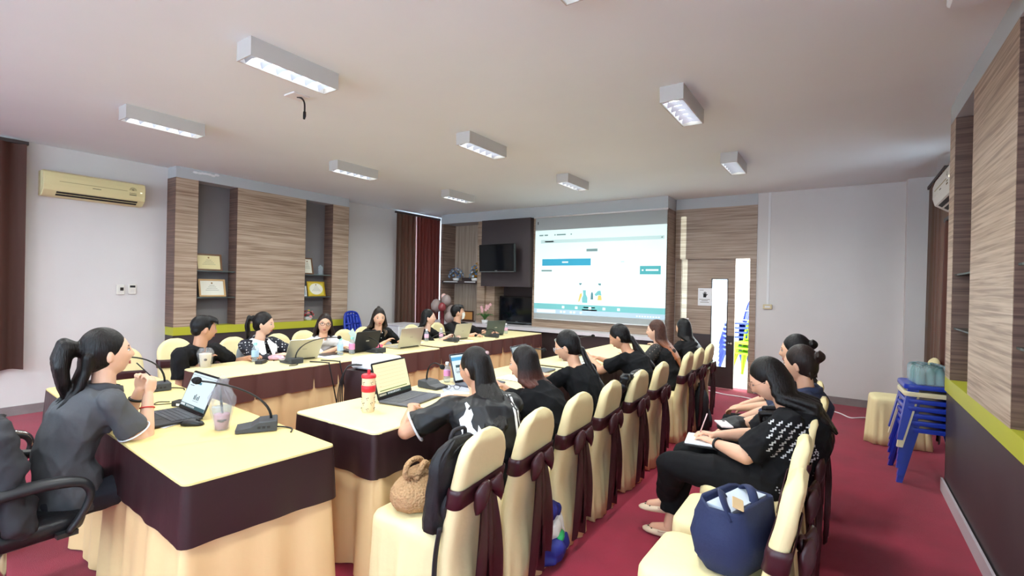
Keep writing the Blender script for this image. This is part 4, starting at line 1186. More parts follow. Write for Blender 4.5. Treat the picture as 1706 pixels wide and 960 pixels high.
P7 = person('man in black shirt wearing a white face mask, looking up at the screen', (-4.93, 5.78, 1.115), (-5.12, 5.95), 5, 48, -10, male=True, vox=.008, s=.97, tone=(214, 166, 138),
            shirt=m_bshirt, sleeve=1.35, cuff=.07, hair='short', hairm=h_blk2, collar=m_bshirt, Rw=(-4.60, 5.80, .80), Lw=(-4.55, 6.15, .81), Rdir=(.9, .25, -.1))
e = P7; P = []
for i in range(9):
    z = -.012-.098*i/8; row = []
    for k in range(13):
        a = (k-6)/6; x = a*.068
        y = .104-.052*a*a-.012*abs(i-3.2)/5*(1-abs(a))-(.018*(i/8)**2)
        row.append(e['HM'] @ V((x*(1-.25*(i/8)**1.5), y, z)))
    P.append(row)
b = MB(); b.grid(P); b.grid([[p+e['hf']*.002 for p in r] for r in P]); mk = b.build('face_mask', mat('mask_white', (236, 238, 236), .75), e['root'], True, fix=False)
for sd in (-1, 1):
    MB().tube([e['HM'] @ V((sd*.064, .052, -.03)), e['HM'] @ V((sd*.077, .0, -.012)), e['HM'] @ V((sd*.078, -.022, 0)), e['HM'] @ V((sd*.070, .0, -.05)), e['HM'] @ V((sd*.06, .045, -.075))], .0014, 6).build('ear_loop', m_wtrim, mk, True)

# ---- right row, seen from behind
P8 = person('woman in black sports jersey with a white flame on the back', (-1.74, 2.19, 1.055), (-1.56, 2.10), 140, 180, 10, vox=.0055, s=1.0, tone=(204, 152, 122), bulk=.032,
            shirt=m_jersey, sleeve=.80, cuff=.075, hair='half', hairm=h_blk, hairlen=.34, Lw=(-2.10, 2.06, .80), Rw=(-2.12, 2.42, .80), Lpole=(.2, -1, -.5), Ldir=(-.55, .75, .05), slouch=.055)
glasses(P8, mat('thin_frame', (150, 150, 150), .4, .8), .001)
MB().ell(P8['hl'](.012, -.10, .085), (.014, .012, .012), 8, 6).build('hair_clip', mat('clip', (180, 150, 150), .4), P8['root'], True)
bv = BVHTree.FromObject(P8['shirt'], bpy.context.evaluated_depsgraph_get())
e = P8; dirn = e['f']*1.0+V((0, 0, 0)); ox = e['spine'](.74)-e['f']*.35; ux = e['l']*-1
flame = [(-.035, -.14), (-.062, -.10), (-.066, -.05), (-.045, -.02), (-.052, .01), (-.055, .05), (-.032, .075), (-.018, .11), (-.020, .15), (.0, .125), (.012, .085), (-.002, .05), (.004, .02), (.024, .0), (.032, .035), (.046, .01), (.060, -.035), (.062, -.08), (.050, -.12), (.03, -.145), (.03, -.10), (.01, -.075), (-.006, -.10), (-.004, -.145)]
flame = [(u*1.0-.105, v*.9-.02) for u, v in flame]
decal(bv, flame, ox+e['f']*.5-e['f']*.5, ux, V((0, 0, 1)), dirn, .004).build('flame_print', m_print, e['root'], True, fix=False)
sm = decal(bv, [(-.195, -.16), (-.183, -.12), (-.173, -.10), (-.175, -.14), (-.183, -.17)], ox, ux, V((0, 0, 1)), dirn, .004).build('flame_print', m_print, e['root'], True, fix=False)
for u0, u1 in ((.128, .143), (.155, .166)):
    n_ = 12; poly = [(u0+.008*math.sin(k/3), -.38+.52*k/n_) for k in range(n_+1)]+[(u1+.008*math.sin(k/3), -.38+.52*k/n_) for k in range(n_, -1, -1)]
    decal(bv, poly, ox, ux, V((0, 0, 1)), dirn, .004).build('jersey_stripe', m_print, e['root'], True, fix=False)
cuffring(P8, 'L', .79, .083, m_wtrim, 'sleeve_band', .006); cuffring(P8, 'R', .79, .083, m_wtrim, 'sleeve_band', .006)

P9 = person('woman in black tee with straight shoulder-length reddish brown hair', (-1.80, 2.80, 1.005), (-1.58, 2.74), 168, 198, 6, vox=.007, s=1.0, tone=(220, 170, 142), bulk=.018,
            shirt=m_blackt, sleeve=.75, cuff=.075, hair='straight', hairm=hairmat('red_tip_hair', (24, 18, 18), (92, 50, 42), .99, .10), hairlen=.20, slouch=.06, Lw=(-2.12, 2.66, .80), Rw=(-2.05, 2.92, .80))
P10 = person('woman with glasses and long low ponytail writing with a pen', (-1.74, 3.32, 1.08), (-1.58, 3.22), 170, 194, 18, vox=.007, s=.97, tone=(222, 176, 150),
             shirt=m_blackt, sleeve=1.0, cuff=.062, hair='lowtail', hairm=h_blk2, hairlen=.42, Rw=(-2.02, 3.52, .80), Lw=(-2.06, 3.28, .80), Ldir=(-.6, .4, 0), slouch=.05, side=-.05)
glasses(P10, mat('clear_frame', (200, 200, 205), .3), .0018)
c = P10['Wr']['L']+V((-.07, .03, .0)); MB().tube([c, c+V((.03, .03, .13))], .0035, 6).build('pen', m_blk, P10['root'], True)
P11 = person('woman in black tee leaning on her elbow, head bowed, low ponytail', (-1.76, 4.42, 1.07), (-1.56, 4.24), 185, 190, 24, vox=.0075, s=.98, tone=(208, 156, 126),
             shirt=m_blackt, sleeve=.72, cuff=.072, hair='lowtail', hairm=h_blk2, hairlen=.34, Lw=(-2.06, 4.40, .86), Lpole=(.1, -.6, -1), Rw=(-2.05, 4.62, .82), slouch=.06, bulk=.012)
P12 = person('woman with long brown hair turning orange, sheer lace sleeves', (-1.72, 5.38, 1.075), (-1.55, 5.26), 180, 188, 2, vox=.0075, s=.98, hspread=80, tone=(232, 188, 166),
             shirt=m_bshirt, sleeve=.95, cuff=.066, hair='long', hairm=hairmat('orange_tip_hair', (78, 50, 42), (182, 112, 76), .99, .10), hairlen=.36, bulk=.008)
e = P12
for nm in ('L',):
    b = MB(); a0, a1 = e['Sh'][nm], e['El'][nm]; b.rc(a0+(a1-a0)*-.05, a0.lerp(a1, .85), .072, .066, 20)
    b.build('lace_sleeve', m_lace, e['root'], True)
P13 = person('woman with long straight black hair and white hair clip near the door', (-1.72, 6.50, 1.04), (-1.57, 6.28), 170, 160, 4, vox=.008, s=.98, tone=(226, 182, 160),
             shirt=m_bshirt, sleeve=1.2, cuff=.066, hair='long', hairm=h_blk2, hairlen=.40)
q = P13['hl'](.03, -.04, .125); MB().rbox((-.03, -.008, -.008), (.03, .008, .008), .005, M=T(*q) @ Rz(.4)).build('hair_clip', mat('clip_white', (232, 214, 208), .4), P13['root'])

# ---- aisle
P14 = person('woman in black blouse with white geometric print, writing on her lap', (-.335, 3.02, 1.045), (-.33, 2.99), 182, 184, 28, hspread=82, vox=.0055, s=1.02, tone=(220, 168, 138), bulk=.038,
             shirt=m_geo, sleeve=.92, cuff=.082, hair='long', hairm=h_blk, hairlen=.25, knees=((-.80, 2.88, .52), (-.80, 3.16, .50)), feet=((-.90, 3.12, .20), (-.86, 3.04, .085)), looseleg=.022, bareankle=True,
             shoe=mat('cream_clog', (226, 204, 176), .55), Lw=(-.60, 2.98, .66), Rw=(-.62, 3.12, .665), Lpole=(.3, -.8, -.6), Rpole=(.3, .8, -.6), Ldir=(-.8, .35, .1), Rdir=(-.8, -.3, .1), slouch=.06, hemlow=.02)
glasses(P14, mat('rose_frame', (196, 150, 130), .35, .7), .0012)
e = P14; bv = BVHTree.FromObject(e['shirt'], bpy.context.evaluated_depsgraph_get())
rnd = random.Random(5)
def gmark(u, v, k):   # interlocking angular hook
    return [(u+a*k, v+c*k) for a, c in ((-1, -1), (.2, -1), (.2, -.1), (1, -.1), (1, .9), (.5, .9), (.5, .35), (-.3, .35), (-.3, -.55), (-1, -.55))]
b = MB(); og = e['Sh']['L'].copy(); og.y -= .3
for i in range(5):
    for j in range(6):
        u = -.085+.040*i+(.014 if j % 2 else 0); v = .03-.034*j
        d_ = decal(bv, gmark(u, v, .0135), V((og.x, og.y, og.z)), V((1, 0, 0)), V((0, 0, 1)), V((.05, 1, -.1)), .003, .05)
        d_.build('print_motif', m_motif, e['root'], False, fix=False)
for i in range(16):
    u = rnd.uniform(-.02, .17); v = rnd.uniform(-.42, -.06) if i > 5 else rnd.uniform(-.3, -.05)
    if u < .05 and v > -.2: u += .1
    k = rnd.uniform(.008, .014)
    for (a, c) in ((0, 0), (1.3, .2), (.4, 1.3), (1.4, -1.1)):
        w_ = k*.42
        d_ = decal(bv, [(u+a*k-w_, v+c*k), (u+a*k, v+c*k+w_), (u+a*k+w_, v+c*k), (u+a*k, v+c*k-w_)], og, V((1, 0, 0)), V((0, 0, 1)), V((-.15, 1, -.1)), .003, .05)
        b.add(d_.v, d_.f)
o = b.build('flower_print', m_motif, e['root'], False, fix=False); o['kind'] = 'stuff'
c = e['Wr']['R']+V((-.06, -.03, .03)); MB().tube([c+V((-.02, 0, -.02)), c+V((.02, -.01, .10))], .004, 6).build('pen', mat('pink_pen', (226, 190, 190), .4), e['root'], True)
for nm in ('L', 'R'):      # clog straps and vent holes
    A = P14['an'][nm]-V((0, 0, .085)); sd = 1 if nm == 'L' else -1
    ft = (P14['f']*.9+P14['l']*sd*.15).normalized(); lt = V((-ft.y, ft.x, 0))
    MB().tube(smooth_path([A+ft*.05+lt*.043+V((0, 0, .045)), A-ft*.05+lt*.036+V((0, 0, .062)), A-ft*.085+V((0, 0, .066)), A-ft*.05-lt*.036+V((0, 0, .062)), A+ft*.05-lt*.043+V((0, 0, .045))], 5), .006, 8).build('clog_strap', MATS['cream_clog'], P14['root'], True)
    for (a_, b_) in ((.07, .02), (.07, -.02), (.10, .0), (.10, .03), (.10, -.03), (.13, .012), (.13, -.012)):
        zt = .0235+.026*math.sqrt(max(0, 1-(b_/.046)**2))-(a_-.07)*.12+.002
        MB().ell(A+ft*a_+lt*b_+V((0, 0, zt)), (.005, .005, .003), 8, 6).build('vent_hole', m_brow, P14['root'], True)
cuffring(P14, 'L', .86, .032, m_blk, 'wristwatch', .007, 'fore')
P15 = person('woman in dark blue shirt with brown hair in a bun and pink tie', (-.225, 3.60, 1.075), (-.27, 3.55), 178, 166, 6, vox=.0065, s=1.0, tone=(214, 164, 138), bulk=.012,
             shirt=m_navy, sleeve=1.0, cuff=.07, hair='bun', hairm=h_dkb, collar=m_navy, Lw=(-.62, 3.50, .62), Rw=(-.62, 3.72, .62))
b = MB(); c = P15['hl'](0, -.098, .042); b.tube([c+(P15['hr']*math.cos(q)+P15['hu']*math.sin(q))*.026 for q in [2*PI*k/14 for k in range(15)]], .006, 6); b.build('hair_tie', mat('pink_tie', (222, 140, 150), .5), P15['root'], True)
P16 = person('woman in black behind the bun, only her dark hair and forehead showing', (-.292, 4.16, 1.10), (-.32, 4.12), 180, 176, 4, vox=.008, s=.98, tone=(222, 176, 152),
             shirt=m_bshirt, sleeve=1.0, cuff=.07, hair='bun', hairm=h_blk2, Lw=(-.64, 4.06, .64), Rw=(-.64, 4.2, .64))
# ================================================================== OFFICE CHAIR PLACES
office_chair((-2.98, .50, 0), .03, 'black office armchair under the woman in the grey polo')
office_chair((-4.02, .50, 0), .10, 'black office armchair with chrome arm strips, farther left', True)
# dark jacket over the near office chair's back
b = MB()
for k in range(7):
    x = -.2+.4*k/6; b.rc((x, -.33, 1.02), (x*1.08, -.26, .62), .055, .06, 10); b.rc((x, -.33, 1.02), (x*1.05, -.43, .70), .05, .05, 10)
b.rc((-.24, -.33, .98), (-.27, -.30, .64), .06, .05, 10); b.rc((.24, -.33, .98), (.27, -.30, .64), .06, .05, 10)
me = voxel(b, .014, 5, .5, 'jacket', disp=.03, freq=16, seed=8); me.materials.append(mat('charcoal_jacket', (44, 44, 48), .8, bump=.1, bscale=40))
o = put('jacket', me, None, True); o.location = (-2.98, .80, -.12); tag(o, 'charcoal jacket draped over the office chair at the left edge', 'jacket')

# ================================================================== LAPTOPS
m_silver = mat('silver_alloy', (204, 202, 188), .38, .55); m_gun = mat('gunmetal', (104, 106, 116), .4, .5); m_lblk = mat('laptop_black', (34, 36, 40), .42)
m_key = mat('key_black', (30, 30, 34), .5); m_keyg = mat('key_grey', (92, 94, 100), .5); m_bez = mat('bezel', (12, 12, 14), .3)
m_lgrn = mat('laptop_grey_green', (92, 104, 98), .4, .3)
def laptop(loc, rz, label, body, lidm, keym, ang=108, w=.345, d=.235, screen=None, hs=None):
    t = thing('laptop', label, 'laptop', (loc[0], loc[1], loc[2] if len(loc) > 2 else TZ), rz, 'open laptops')
    MB().rbox((-w/2, -d/2, .004), (w/2, d/2, .018), .012).build('base', body, t)
    kb = MB().box((-w*.44, -d*.12, .018), (w*.44, d*.42, .0186)).build('keyboard', m_bez if keym is m_key else body, t)
    for r in range(5):
        for c in range(13):
            x = -w*.43+c*w*.86/13; y = -d*.11+r*d*.52/5
            if r == 0 and 4 <= c <= 8:
                if c > 4: continue
                MB().box((x, y, .0186), (x+w*.86/13*5-.003, y+d*.52/5-.003, .0202)).build('key', keym, kb)
            elif KEYS: MB().box((x, y, .0186), (x+w*.86/13-.003, y+d*.52/5-.003, .0202)).build('key', keym, kb)
    MB().box((-w*.16, -d*.45, .018), (w*.16, -d*.16, .0185)).build('touchpad', body if keym is not m_key else mat('pad_dark', (40, 41, 46), .35), t)
    h = hs or d*.97; a = math.radians(ang)
    M = T(0, d/2-.006, .016) @ Rx(-(a-PI/2))      # lid plane: local x, z up, front -y
    lid = MB().rbox((-w/2, 0, .0), (w/2, .007, h), .012, axis=1, M=M).build('lid', lidm, t)
    MB().box((-w/2+.004, -.0008, .004), (w/2-.004, .0004, h-.004), M=M).build('bezel', m_bez, lid)
    MB().box((-w*.40, -.004, -.004), (w*.40, .012, .006), M=M).build('hinge', m_bez, t)
    MB().box((-.022, .007, h*.48), (.022, .0078, h*.54), M=M).build('lid_emblem', mat('emblem_'+lidm.name, tuple(min(255, int(v*255*1.2)) for v in (.6, .6, .58)) if lidm is not m_silver else (184, 182, 170), .3, .4), lid)
    x0, x1, z0, z1 = -w/2+.010, w/2-.010, .020, h-.012
    if screen == 'web':
        sp = MB().box((x0, -.0016, z0), (x1, -.0008, z1), M=M).build('display', glow('display_white', (214, 232, 240), .95), lid)
        def pr(u0, v0, u1, v1, m, n): MB().box((x0+(x1-x0)*u0, -.0024, z0+(z1-z0)*v0), (x0+(x1-x0)*u1, -.0016, z0+(z1-z0)*v1), M=M).build(n, m, sp)
        pr(0, 0, 1, .10, glow('ui_teal', (70, 110, 120), .6), 'taskbar'); pr(.02, .02, .2, .08, glow('ui_white', (240, 244, 246), .9), 'search_box')
        pr(.08, .70, .50, .76, glow('ui_blue', (64, 128, 150), .7), 'tab_button'); pr(0, .93, 1, .945, glow('ui_grey', (170, 184, 192), .8), 'address_bar')
        pr(.42, .82, .56, .84, glow('ui_dark', (110, 120, 128), .6), 'title_text'); pr(.08, .62, .24, .64, MATS['ui_dark'], 'caption_text')
        for k, (u, hh) in enumerate(((.42, .12), (.47, .16), (.54, .10), (.60, .14))): pr(u, .26, u+.03, .26+hh, MATS['ui_dark'] if k % 2 else glow('ui_teal2', (60, 110, 115), .6), 'cartoon_figure')
        pr(.42, .21, .64, .225, MATS['ui_grey'], 'caption_text')
        for k in range(7): pr(.26+.05*k, .025, .29+.05*k, .075, MATS['ui_white'], 'task_icon')
    elif screen == 'form':
        sp = MB().box((x0, -.0016, z0), (x1, -.0008, z1), M=M).build('display', glow('display_cream', (252, 236, 186), .95), lid)
        def pr(u0, v0, u1, v1, m, n): MB().box((x0+(x1-x0)*u0, -.0024, z0+(z1-z0)*v0), (x0+(x1-x0)*u1, -.0016, z0+(z1-z0)*v1), M=M).build(n, m, sp)
        pr(0, 0, 1, .11, glow('ui_darkgreen', (44, 70, 62), .6), 'taskbar'); pr(.02, .02, .22, .075, glow('ui_cream', (250, 240, 210), .9), 'search_box')
        pr(.06, .155, .90, .185, glow('ui_olive', (120, 150, 84), .8), 'scroll_bar')
        for k in range(6): pr(.08, .28+.115*k, .90, .286+.115*k, glow('ui_tan', (206, 190, 148), .8), 'ruled_line')
        pr(.07, .30, .13, .31, MATS['ui_tan'], 'caption_text')
        for k in range(9): pr(.27+.045*k, .03, .30+.045*k, .085, glow('ui_white', (240, 244, 246), .9), 'task_icon')
    elif screen == 'blue':
        sp = MB().box((x0, -.0016, z0), (x1, -.0008, z1), M=M).build('display', glow('display_white', (214, 232, 240), .95), lid)
        def pr(u0, v0, u1, v1, m, n): MB().box((x0+(x1-x0)*u0, -.0024, z0+(z1-z0)*v0), (x0+(x1-x0)*u1, -.0016, z0+(z1-z0)*v1), M=M).build(n, m, sp)
        pr(0, .78, 1, .92, glow('ui_sky', (96, 176, 222), .9), 'banner'); pr(.1, .5, .6, .6, glow('ui_teal', (70, 110, 120), .6), 'table_row'); pr(.1, .3, .8, .36, glow('ui_grey', (170, 184, 192), .8), 'table_row')
    else:
        MB().box((x0, -.0016, z0), (x1, -.0008, z1), M=M).build('display', glow('display_pale', (176, 192, 196), .7), lid)
    return t
KEYS = True
laptop((-3.07, 1.16), -.05, 'black laptop with web page open, in front of the grey polo', m_lblk, m_lblk, mat('key_backlit', (70, 72, 78), .4), 112, screen='web', hs=.225)
laptop((-2.375, 2.32), math.radians(101), 'grey laptop with cream coloured form on screen beside the tumbler', m_gun, m_lblk, m_keyg, 106, .37, .25, screen='form', hs=.245)
KEYS = False
laptop((-4.53, 2.83), -R90-.08, 'silver laptop in front of the polka dot blouse', m_silver, m_silver, m_keyg, 118)
laptop((-4.56, 3.62), -R90+.05, 'black laptop beside the woman in white shirt', m_lblk, m_lblk, m_key, 104, .35)
laptop((-4.47, 4.20), -R90+.02, 'largest silver laptop in front of the woman reading', m_silver, m_silver, m_keyg, 105, .38, .25)
laptop((-4.63, 5.36), -R90, 'silver laptop in front of the woman looking at the screen', m_silver, m_silver, m_keyg, 108, .35)
laptop((-4.62, 6.22), -R90-.35, 'grey-green laptop used by the masked man', m_lgrn, m_lgrn, m_keyg, 104, .34)
laptop((-2.33, 3.02), R90-.08, 'laptop with blue page beside the reddish-haired woman', m_gun, m_gun, m_keyg, 108, .34, screen='blue')
laptop((-2.30, 3.82), R90+.08, 'pale-screened laptop beside the woman writing', m_gun, m_gun, m_keyg, 112, .32)
laptop((-2.36, 4.72), R90+.25, 'grey laptop in front of the woman leaning on her elbow', m_silver, m_silver, m_keyg, 112, .32)

# ================================================================== CONFERENCE MICROPHONES
m_mic = mat('mic_grey', (58, 60, 64), .5); m_mic2 = mat('mic_panel', (84, 86, 92), .4); m_foam = mat('foam', (20, 19, 22), .95, bump=.5, bscale=220)
def conf_mic(loc, rz, head, label, rise=.09):
    """base local: -y toward the speaker; head: world position of the foam tip"""
    t = thing('conference_microphone', label, 'microphone', (loc[0], loc[1], TZ), rz, 'gooseneck conference microphones')
    prof = [(-.10, .004), (-.10, .020), (-.03, .030), (.005, .052), (.085, .056), (.09, .050), (.09, .004)]
    rings = []
    for x, k in ((-.065, .9), (-.06, 1), (.06, 1), (.065, .9)): rings.append([V((x, y*(.97 if k < 1 else 1), z if k == 1 else z*.92+.001)) for (y, z) in prof])
    MB().loft(rings).build('base', m_mic, t)
    MB().box((-.05, -.092, -.001), (.05, -.035, .001), M=T(0, 0, .0262) @ Rx(.14)).build('button_panel', m_mic2, t)
    MB().box((-.012, -.074, .0), (.006, -.060, .003), M=T(0, 0, .0262) @ Rx(.14)).build('talk_button', m_print, t)
    for k in range(3): MB().box((.064, .0+k*.022, .02), (.0665, .014+k*.022, .032)).build('jack', m_blk, t)
    Mi = (Matrix.Translation((loc[0], loc[1], TZ)) @ Rz(rz)).inverted(); hp = Mi @ V(head); c = V((.0, .06, .052))
    path = bez(c, c+V((0, 0, rise)), c.lerp(hp, .45)+V((0, 0, rise*.9)), hp, 14)
    MB().tube(path, [.0065]*5+[.0048]*10, 8).build('gooseneck', m_blk, t, True)
    dn = (path[-1]-path[-3]).normalized()
    MB().tube([hp-dn*.008, hp, hp+dn*.012, hp+dn*.026, hp+dn*.036], [.008, .0165, .019, .015, .004], 12).build('foam_windscreen', m_foam, t, True)
    MB().tube(smooth_path([(.02, .09, .012), (.02, .13, .006), (.06, .16, .005), (.12, .155, .005)]), .004, 6).build('cable', m_blk, t, True)
    return t
conf_mic((-2.50, 1.36), -.55, (-2.60, 1.12, 1.035), 'large gooseneck microphone beside the pink drink', .10)
conf_mic((-3.92, 1.40), -.2, (-3.98, 1.12, 1.0), 'gooseneck microphone behind the clasped hands at the far left', .15)
conf_mic((-4.32, 2.66), -R90, (-4.25, 3.12, .975), 'gooseneck microphone by the pink plastic bag, left row', .13)
conf_mic((-4.33, 3.68), -R90, (-4.5, 3.62, .92), 'gooseneck microphone in front of the black laptop', .08)
conf_mic((-4.46, 5.10), -R90, (-4.56, 4.80, .82), 'gooseneck microphone drooping toward a pink-labelled bottle', .11)
conf_mic((-4.40, 5.96), -R90, (-4.38, 5.55, .82), 'gooseneck microphone with its head lying low, far left row', .10)
conf_mic((-2.54, 2.70), R90, (-2.36, 2.60, .95), 'gooseneck microphone behind the cream-screened laptop', .12)
conf_mic((-2.56, 4.00), R90+.3, (-2.18, 3.72, .98), 'gooseneck microphone in front of the woman writing', .10)
conf_mic((-2.55, 4.98), R90, (-2.40, 5.2, .98), 'gooseneck microphone toward the far end of the right row', .10)

# ================================================================== BOTTLES, CUPS, SMALL THINGS
m_pet = glass('clear_plastic', (232, 240, 245), .22, .05)
m_water = glass('water', (214, 232, 240), .25, .02)
def bottle(loc, lab, cap, label, k=1.0):
    t = thing('water_bottle', label, 'bottle', loc, 0, 'small water bottles')
    MB().lathe([(0, 0), (.024*k, 0), (.029*k, .006), (.029*k, .035), (.027*k, .04), (.029*k, .05), (.029*k, .105*k), (.024*k, .125*k), (.013*k, .142*k), (.013*k, .152*k), (0, .152*k)], 16).build('bottle_body', m_pet, t, True)
    MB().lathe([(.0296*k, .05), (.0298*k, .052), (.0298*k, .098*k), (.0296*k, .1*k)], 16).build('paper_label', lab, t, True, fix=False)
    MB().lathe([(0, .146*k), (.0155*k, .146*k), (.0155*k, .165*k), (.014*k, .168*k), (0, .168*k)], 14).build('cap', cap, t, True, angle=40)
    return t
l_blue = mat('label_blue', (166, 196, 224), .5); l_pink = mat('label_pink', (232, 150, 196), .5); l_palep = mat('label_pale_pink', (236, 186, 214), .5)
c_teal = mat('cap_teal', (150, 214, 204), .4); c_wht = mat('cap_white', (236, 238, 240), .4)
bottle((-4.62, 2.47, TZ), l_blue, c_teal, 'blue-labelled bottle in front of the polka dot blouse', 1.1)
bottle((-4.43, 3.28, TZ), l_blue, c_teal, 'blue-labelled bottle, left of the pair by the white shirt', 1.1)
bottle((-4.42, 3.42, TZ), l_pink, c_teal, 'pink-labelled bottle with teal cap, right of the pair', 1.1)
bottle((-4.68, 4.84, TZ), l_palep, c_wht, 'pale pink bottle left of the drooping microphone')
bottle((-4.67, 5.12, TZ), l_palep, c_wht, 'pale pink bottle by the forearm of the long-haired woman')
bottle((-4.56, 6.56, TZ), l_palep, c_wht, 'pale pink bottle at the far end of the left row')
bottle((-2.60, 2.93, TZ), l_pink, c_wht, 'pink-labelled bottle behind the flame jersey woman', .95)
bottle((-2.55, 2.98, TZ), l_pink, c_wht, 'second pink-labelled bottle beside the flame jersey woman', .85)
# tumbler
t = thing('tumbler', 'cream tumbler with small dark prints, red lid and red sleeve', 'tumbler', (-2.355, 1.95, TZ), .4)
m_tc = mat('tumbler_cream', (226, 202, 166), .45); m_tr = mat('tumbler_red', (204, 38, 50), .4)
MB().lathe([(0, 0), (.033, 0), (.036, .004), (.038, .06), (.040, .20), (.040, .206), (0, .206)], 28).build('cup', m_tc, t, True, angle=50)
MB().lathe([(.0385, .120), (.0415, .122), (.0425, .158), (.0395, .160)], 28).build('silicone_sleeve', m_tr, t, True)
ld = MB().lathe([(0, .204), (.043, .204), (.044, .208), (.043, .219), (.038, .225), (.02, .228), (0, .228)], 28).build('lid', m_tr, t, True, angle=40)
MB().lathe([(0, .226), (.009, .226), (.009, .25), (.0085, .252), (0, .252)], 14, c=(.0, 0, 0)).build('straw_plug', m_tr, ld, True, angle=40)
for row, z in enumerate((.022, .055, .085, .178)):
    for k in range(5):
        a = 2*PI*(k+.5*(row % 2))/5; r = .0395
        for dx, dz in ((-.004, 0), (.005, .003), (0, -.009)):
            c = V(((r+.0008*z/.2)*math.cos(a+dx/r), (r+.0008*z/.2)*math.sin(a+dx/r), z+dz))
            MB().ell(c, (.0028, .0028, .0026 if dz > -.005 else .0012), 8, 6).build('printed_dot', m_brow, t, True)
# pink drink in a carrier bag
m_bag = glass('clear_bag', (240, 240, 244), .13, .12); m_pink = mat('pink_milk', (238, 158, 166), .35)
t = thing('iced_drink', 'cup of pink iced drink in a clear plastic carrier bag', 'drink', (-2.64, 1.245, TZ), 0)
MB().lathe([(.030, .004), (.041, .085), (.0455, .118), (.047, .12)], 24).build('plastic_cup', m_pet, t, True)
MB().lathe([(0, .006), (.0285, .006), (.0365, .075), (.0365, .082), (0, .084)], 24).build('pink_milk', m_pink, t, True)
MB().tube([(.0, .01, .02), (-.012, -.006, .21)], .006, 10).build('straw', m_blk, t, True)
Mq = T(0, 0, 0)
b = MB()
for (u, w_, z) in ((-.3, .014, .055), (0, .018, .052), (.3, .012, .056)):
    a = math.atan2(-1.245, 2.64)+u; b.ell((.0372*math.cos(a), .0372*math.sin(a), z), (.004, .012, w_*.4), 10, 7, M=Matrix.Rotation(a, 3, 'Z'))
b.build('printed_logo', mat('logo_grey', (84, 72, 74), .5), t, True)
rings = []
for (z, r, wob) in ((.002, .040, .001), (.05, .050, .002), (.10, .058, .004), (.14, .062, .009), (.17, .056, .013), (.20, .040, .014), (.225, .024, .010), (.245, .020, .008), (.26, .030, .010)):
    rings.append([V((r*math.cos(q)+wob*math.sin(5*q+z*60), r*.85*math.sin(q)+wob*math.cos(7*q+z*40), z)) for q in [2*PI*k/36 for k in range(36)]])
MB().loft(rings, cap=False).build('carrier_bag', m_bag, t, True, fix=False)
for s in (-1, 1): MB().tube([(s*.02, .01, .24), (s*.035, .0, .27), (s*.012, .0, .285), (s*.005, 0, .25)], .006, 8, flat=.4).build('bag_handle', m_bag, t, True)
# white cup at the near end of the left row
t = thing('takeaway_cup', 'white paper-wrapped cup in front of the young man in black', 'cup', (-4.66, 2.05, TZ), 0)
MB().lathe([(0, 0), (.036, 0), (.05, .115), (.052, .12), (.048, .122), (0, .118)], 24).build('cup', mat('paper_cup', (236, 226, 206), .6), t, True)
MB().ell((.044*math.cos(-.4), .044*math.sin(-.4), .07), (.006, .013, .011), 10, 7, M=Matrix.Rotation(-.4, 3, 'Z')).build('printed_logo', MATS['logo_grey'], t, True)
rings = []
for (z, r, wob) in ((.0, .043, .001), (.04, .055, .004), (.08, .058, .005), (.12, .062, .008), (.14, .05, .012), (.17, .03, .012)):
    rings.append([V((r*math.cos(q)+wob*math.sin(5*q+z*60), r*math.sin(q)+wob*math.cos(7*q+z*40), z)) for q in [2*PI*k/30 for k in range(30)]])
MB().loft(rings, cap=False).build('carrier_bag', m_bag, t, True, fix=False)
# computer mouse and slip of paper
t = thing('computer_mouse', 'black computer mouse between the laptop and the pink drink', 'mouse', (-2.835, 1.19, TZ), -.9)
rings = []
for (y, w_, h) in ((-.055, .012, .012), (-.045, .024, .022), (-.015, .030, .034), (.015, .029, .032), (.042, .024, .022), (.055, .012, .012)):
    rings.append([V((w_*math.cos(q), y, max(.001, h*(.42+.58*math.sin(q))))) for q in [2*PI*k/16 for k in range(16)]])
MB().loft(rings).build('shell', m_blk, t, True)
MB().tube([(0, .02, .033), (0, .04, .026)], .004, 8).build('scroll_wheel', m_rub, t, True)
m_paper = mat('white_paper', (238, 238, 240), .7)
def paper(loc, rz, w, d, label, m=None, n=1, cat='paper'):
    P = []
    for i in range(5): P.append([V((-w/2+w*i/4, -d/2+d*j/4, .0015+.0015*math.sin(i*1.3+j*.9))) for j in range(5)])
    b = MB(); b.grid(P); b.grid([[p+V((0, 0, .0008*n)) for p in r] for r in P])
    o = b.build('paper_sheet', m or m_paper, None, True, fix=False); o.location = (loc[0], loc[1], loc[2] if len(loc) > 2 else TZ+.001); o.rotation_euler = (0, 0, rz)
    return tag(o, label, cat)
paper((-2.97, 1.10, TZ+.001), .3, .16, .10, 'small white slip under the mouse on the foreground table')
paper((-2.20, 2.62), R90+.2, .21, .28, 'white sheet at the hand of the flame jersey woman')
paper((-2.38, 2.78), .9, .21, .26, 'grey document folder by the microphone on the right row', mat('grey_folder', (176, 180, 190), .5))
paper((-2.25, 3.40), R90, .21, .29, 'white sheet under the pen of the writing woman')
paper((-2.2, 4.55), R90-.2, .21, .29, 'white sheet in front of the bowed woman')
paper((-4.42, 3.12), .2, .25, .2, 'white sheet near the tablet in front of the white shirt')
paper((-4.35, 5.28), .5, .2, .14, 'white sheet under the middle microphone of the left row')
paper((-4.68, 4.62), .3, .2, .2, 'white sheets at the joint of the left row tables')
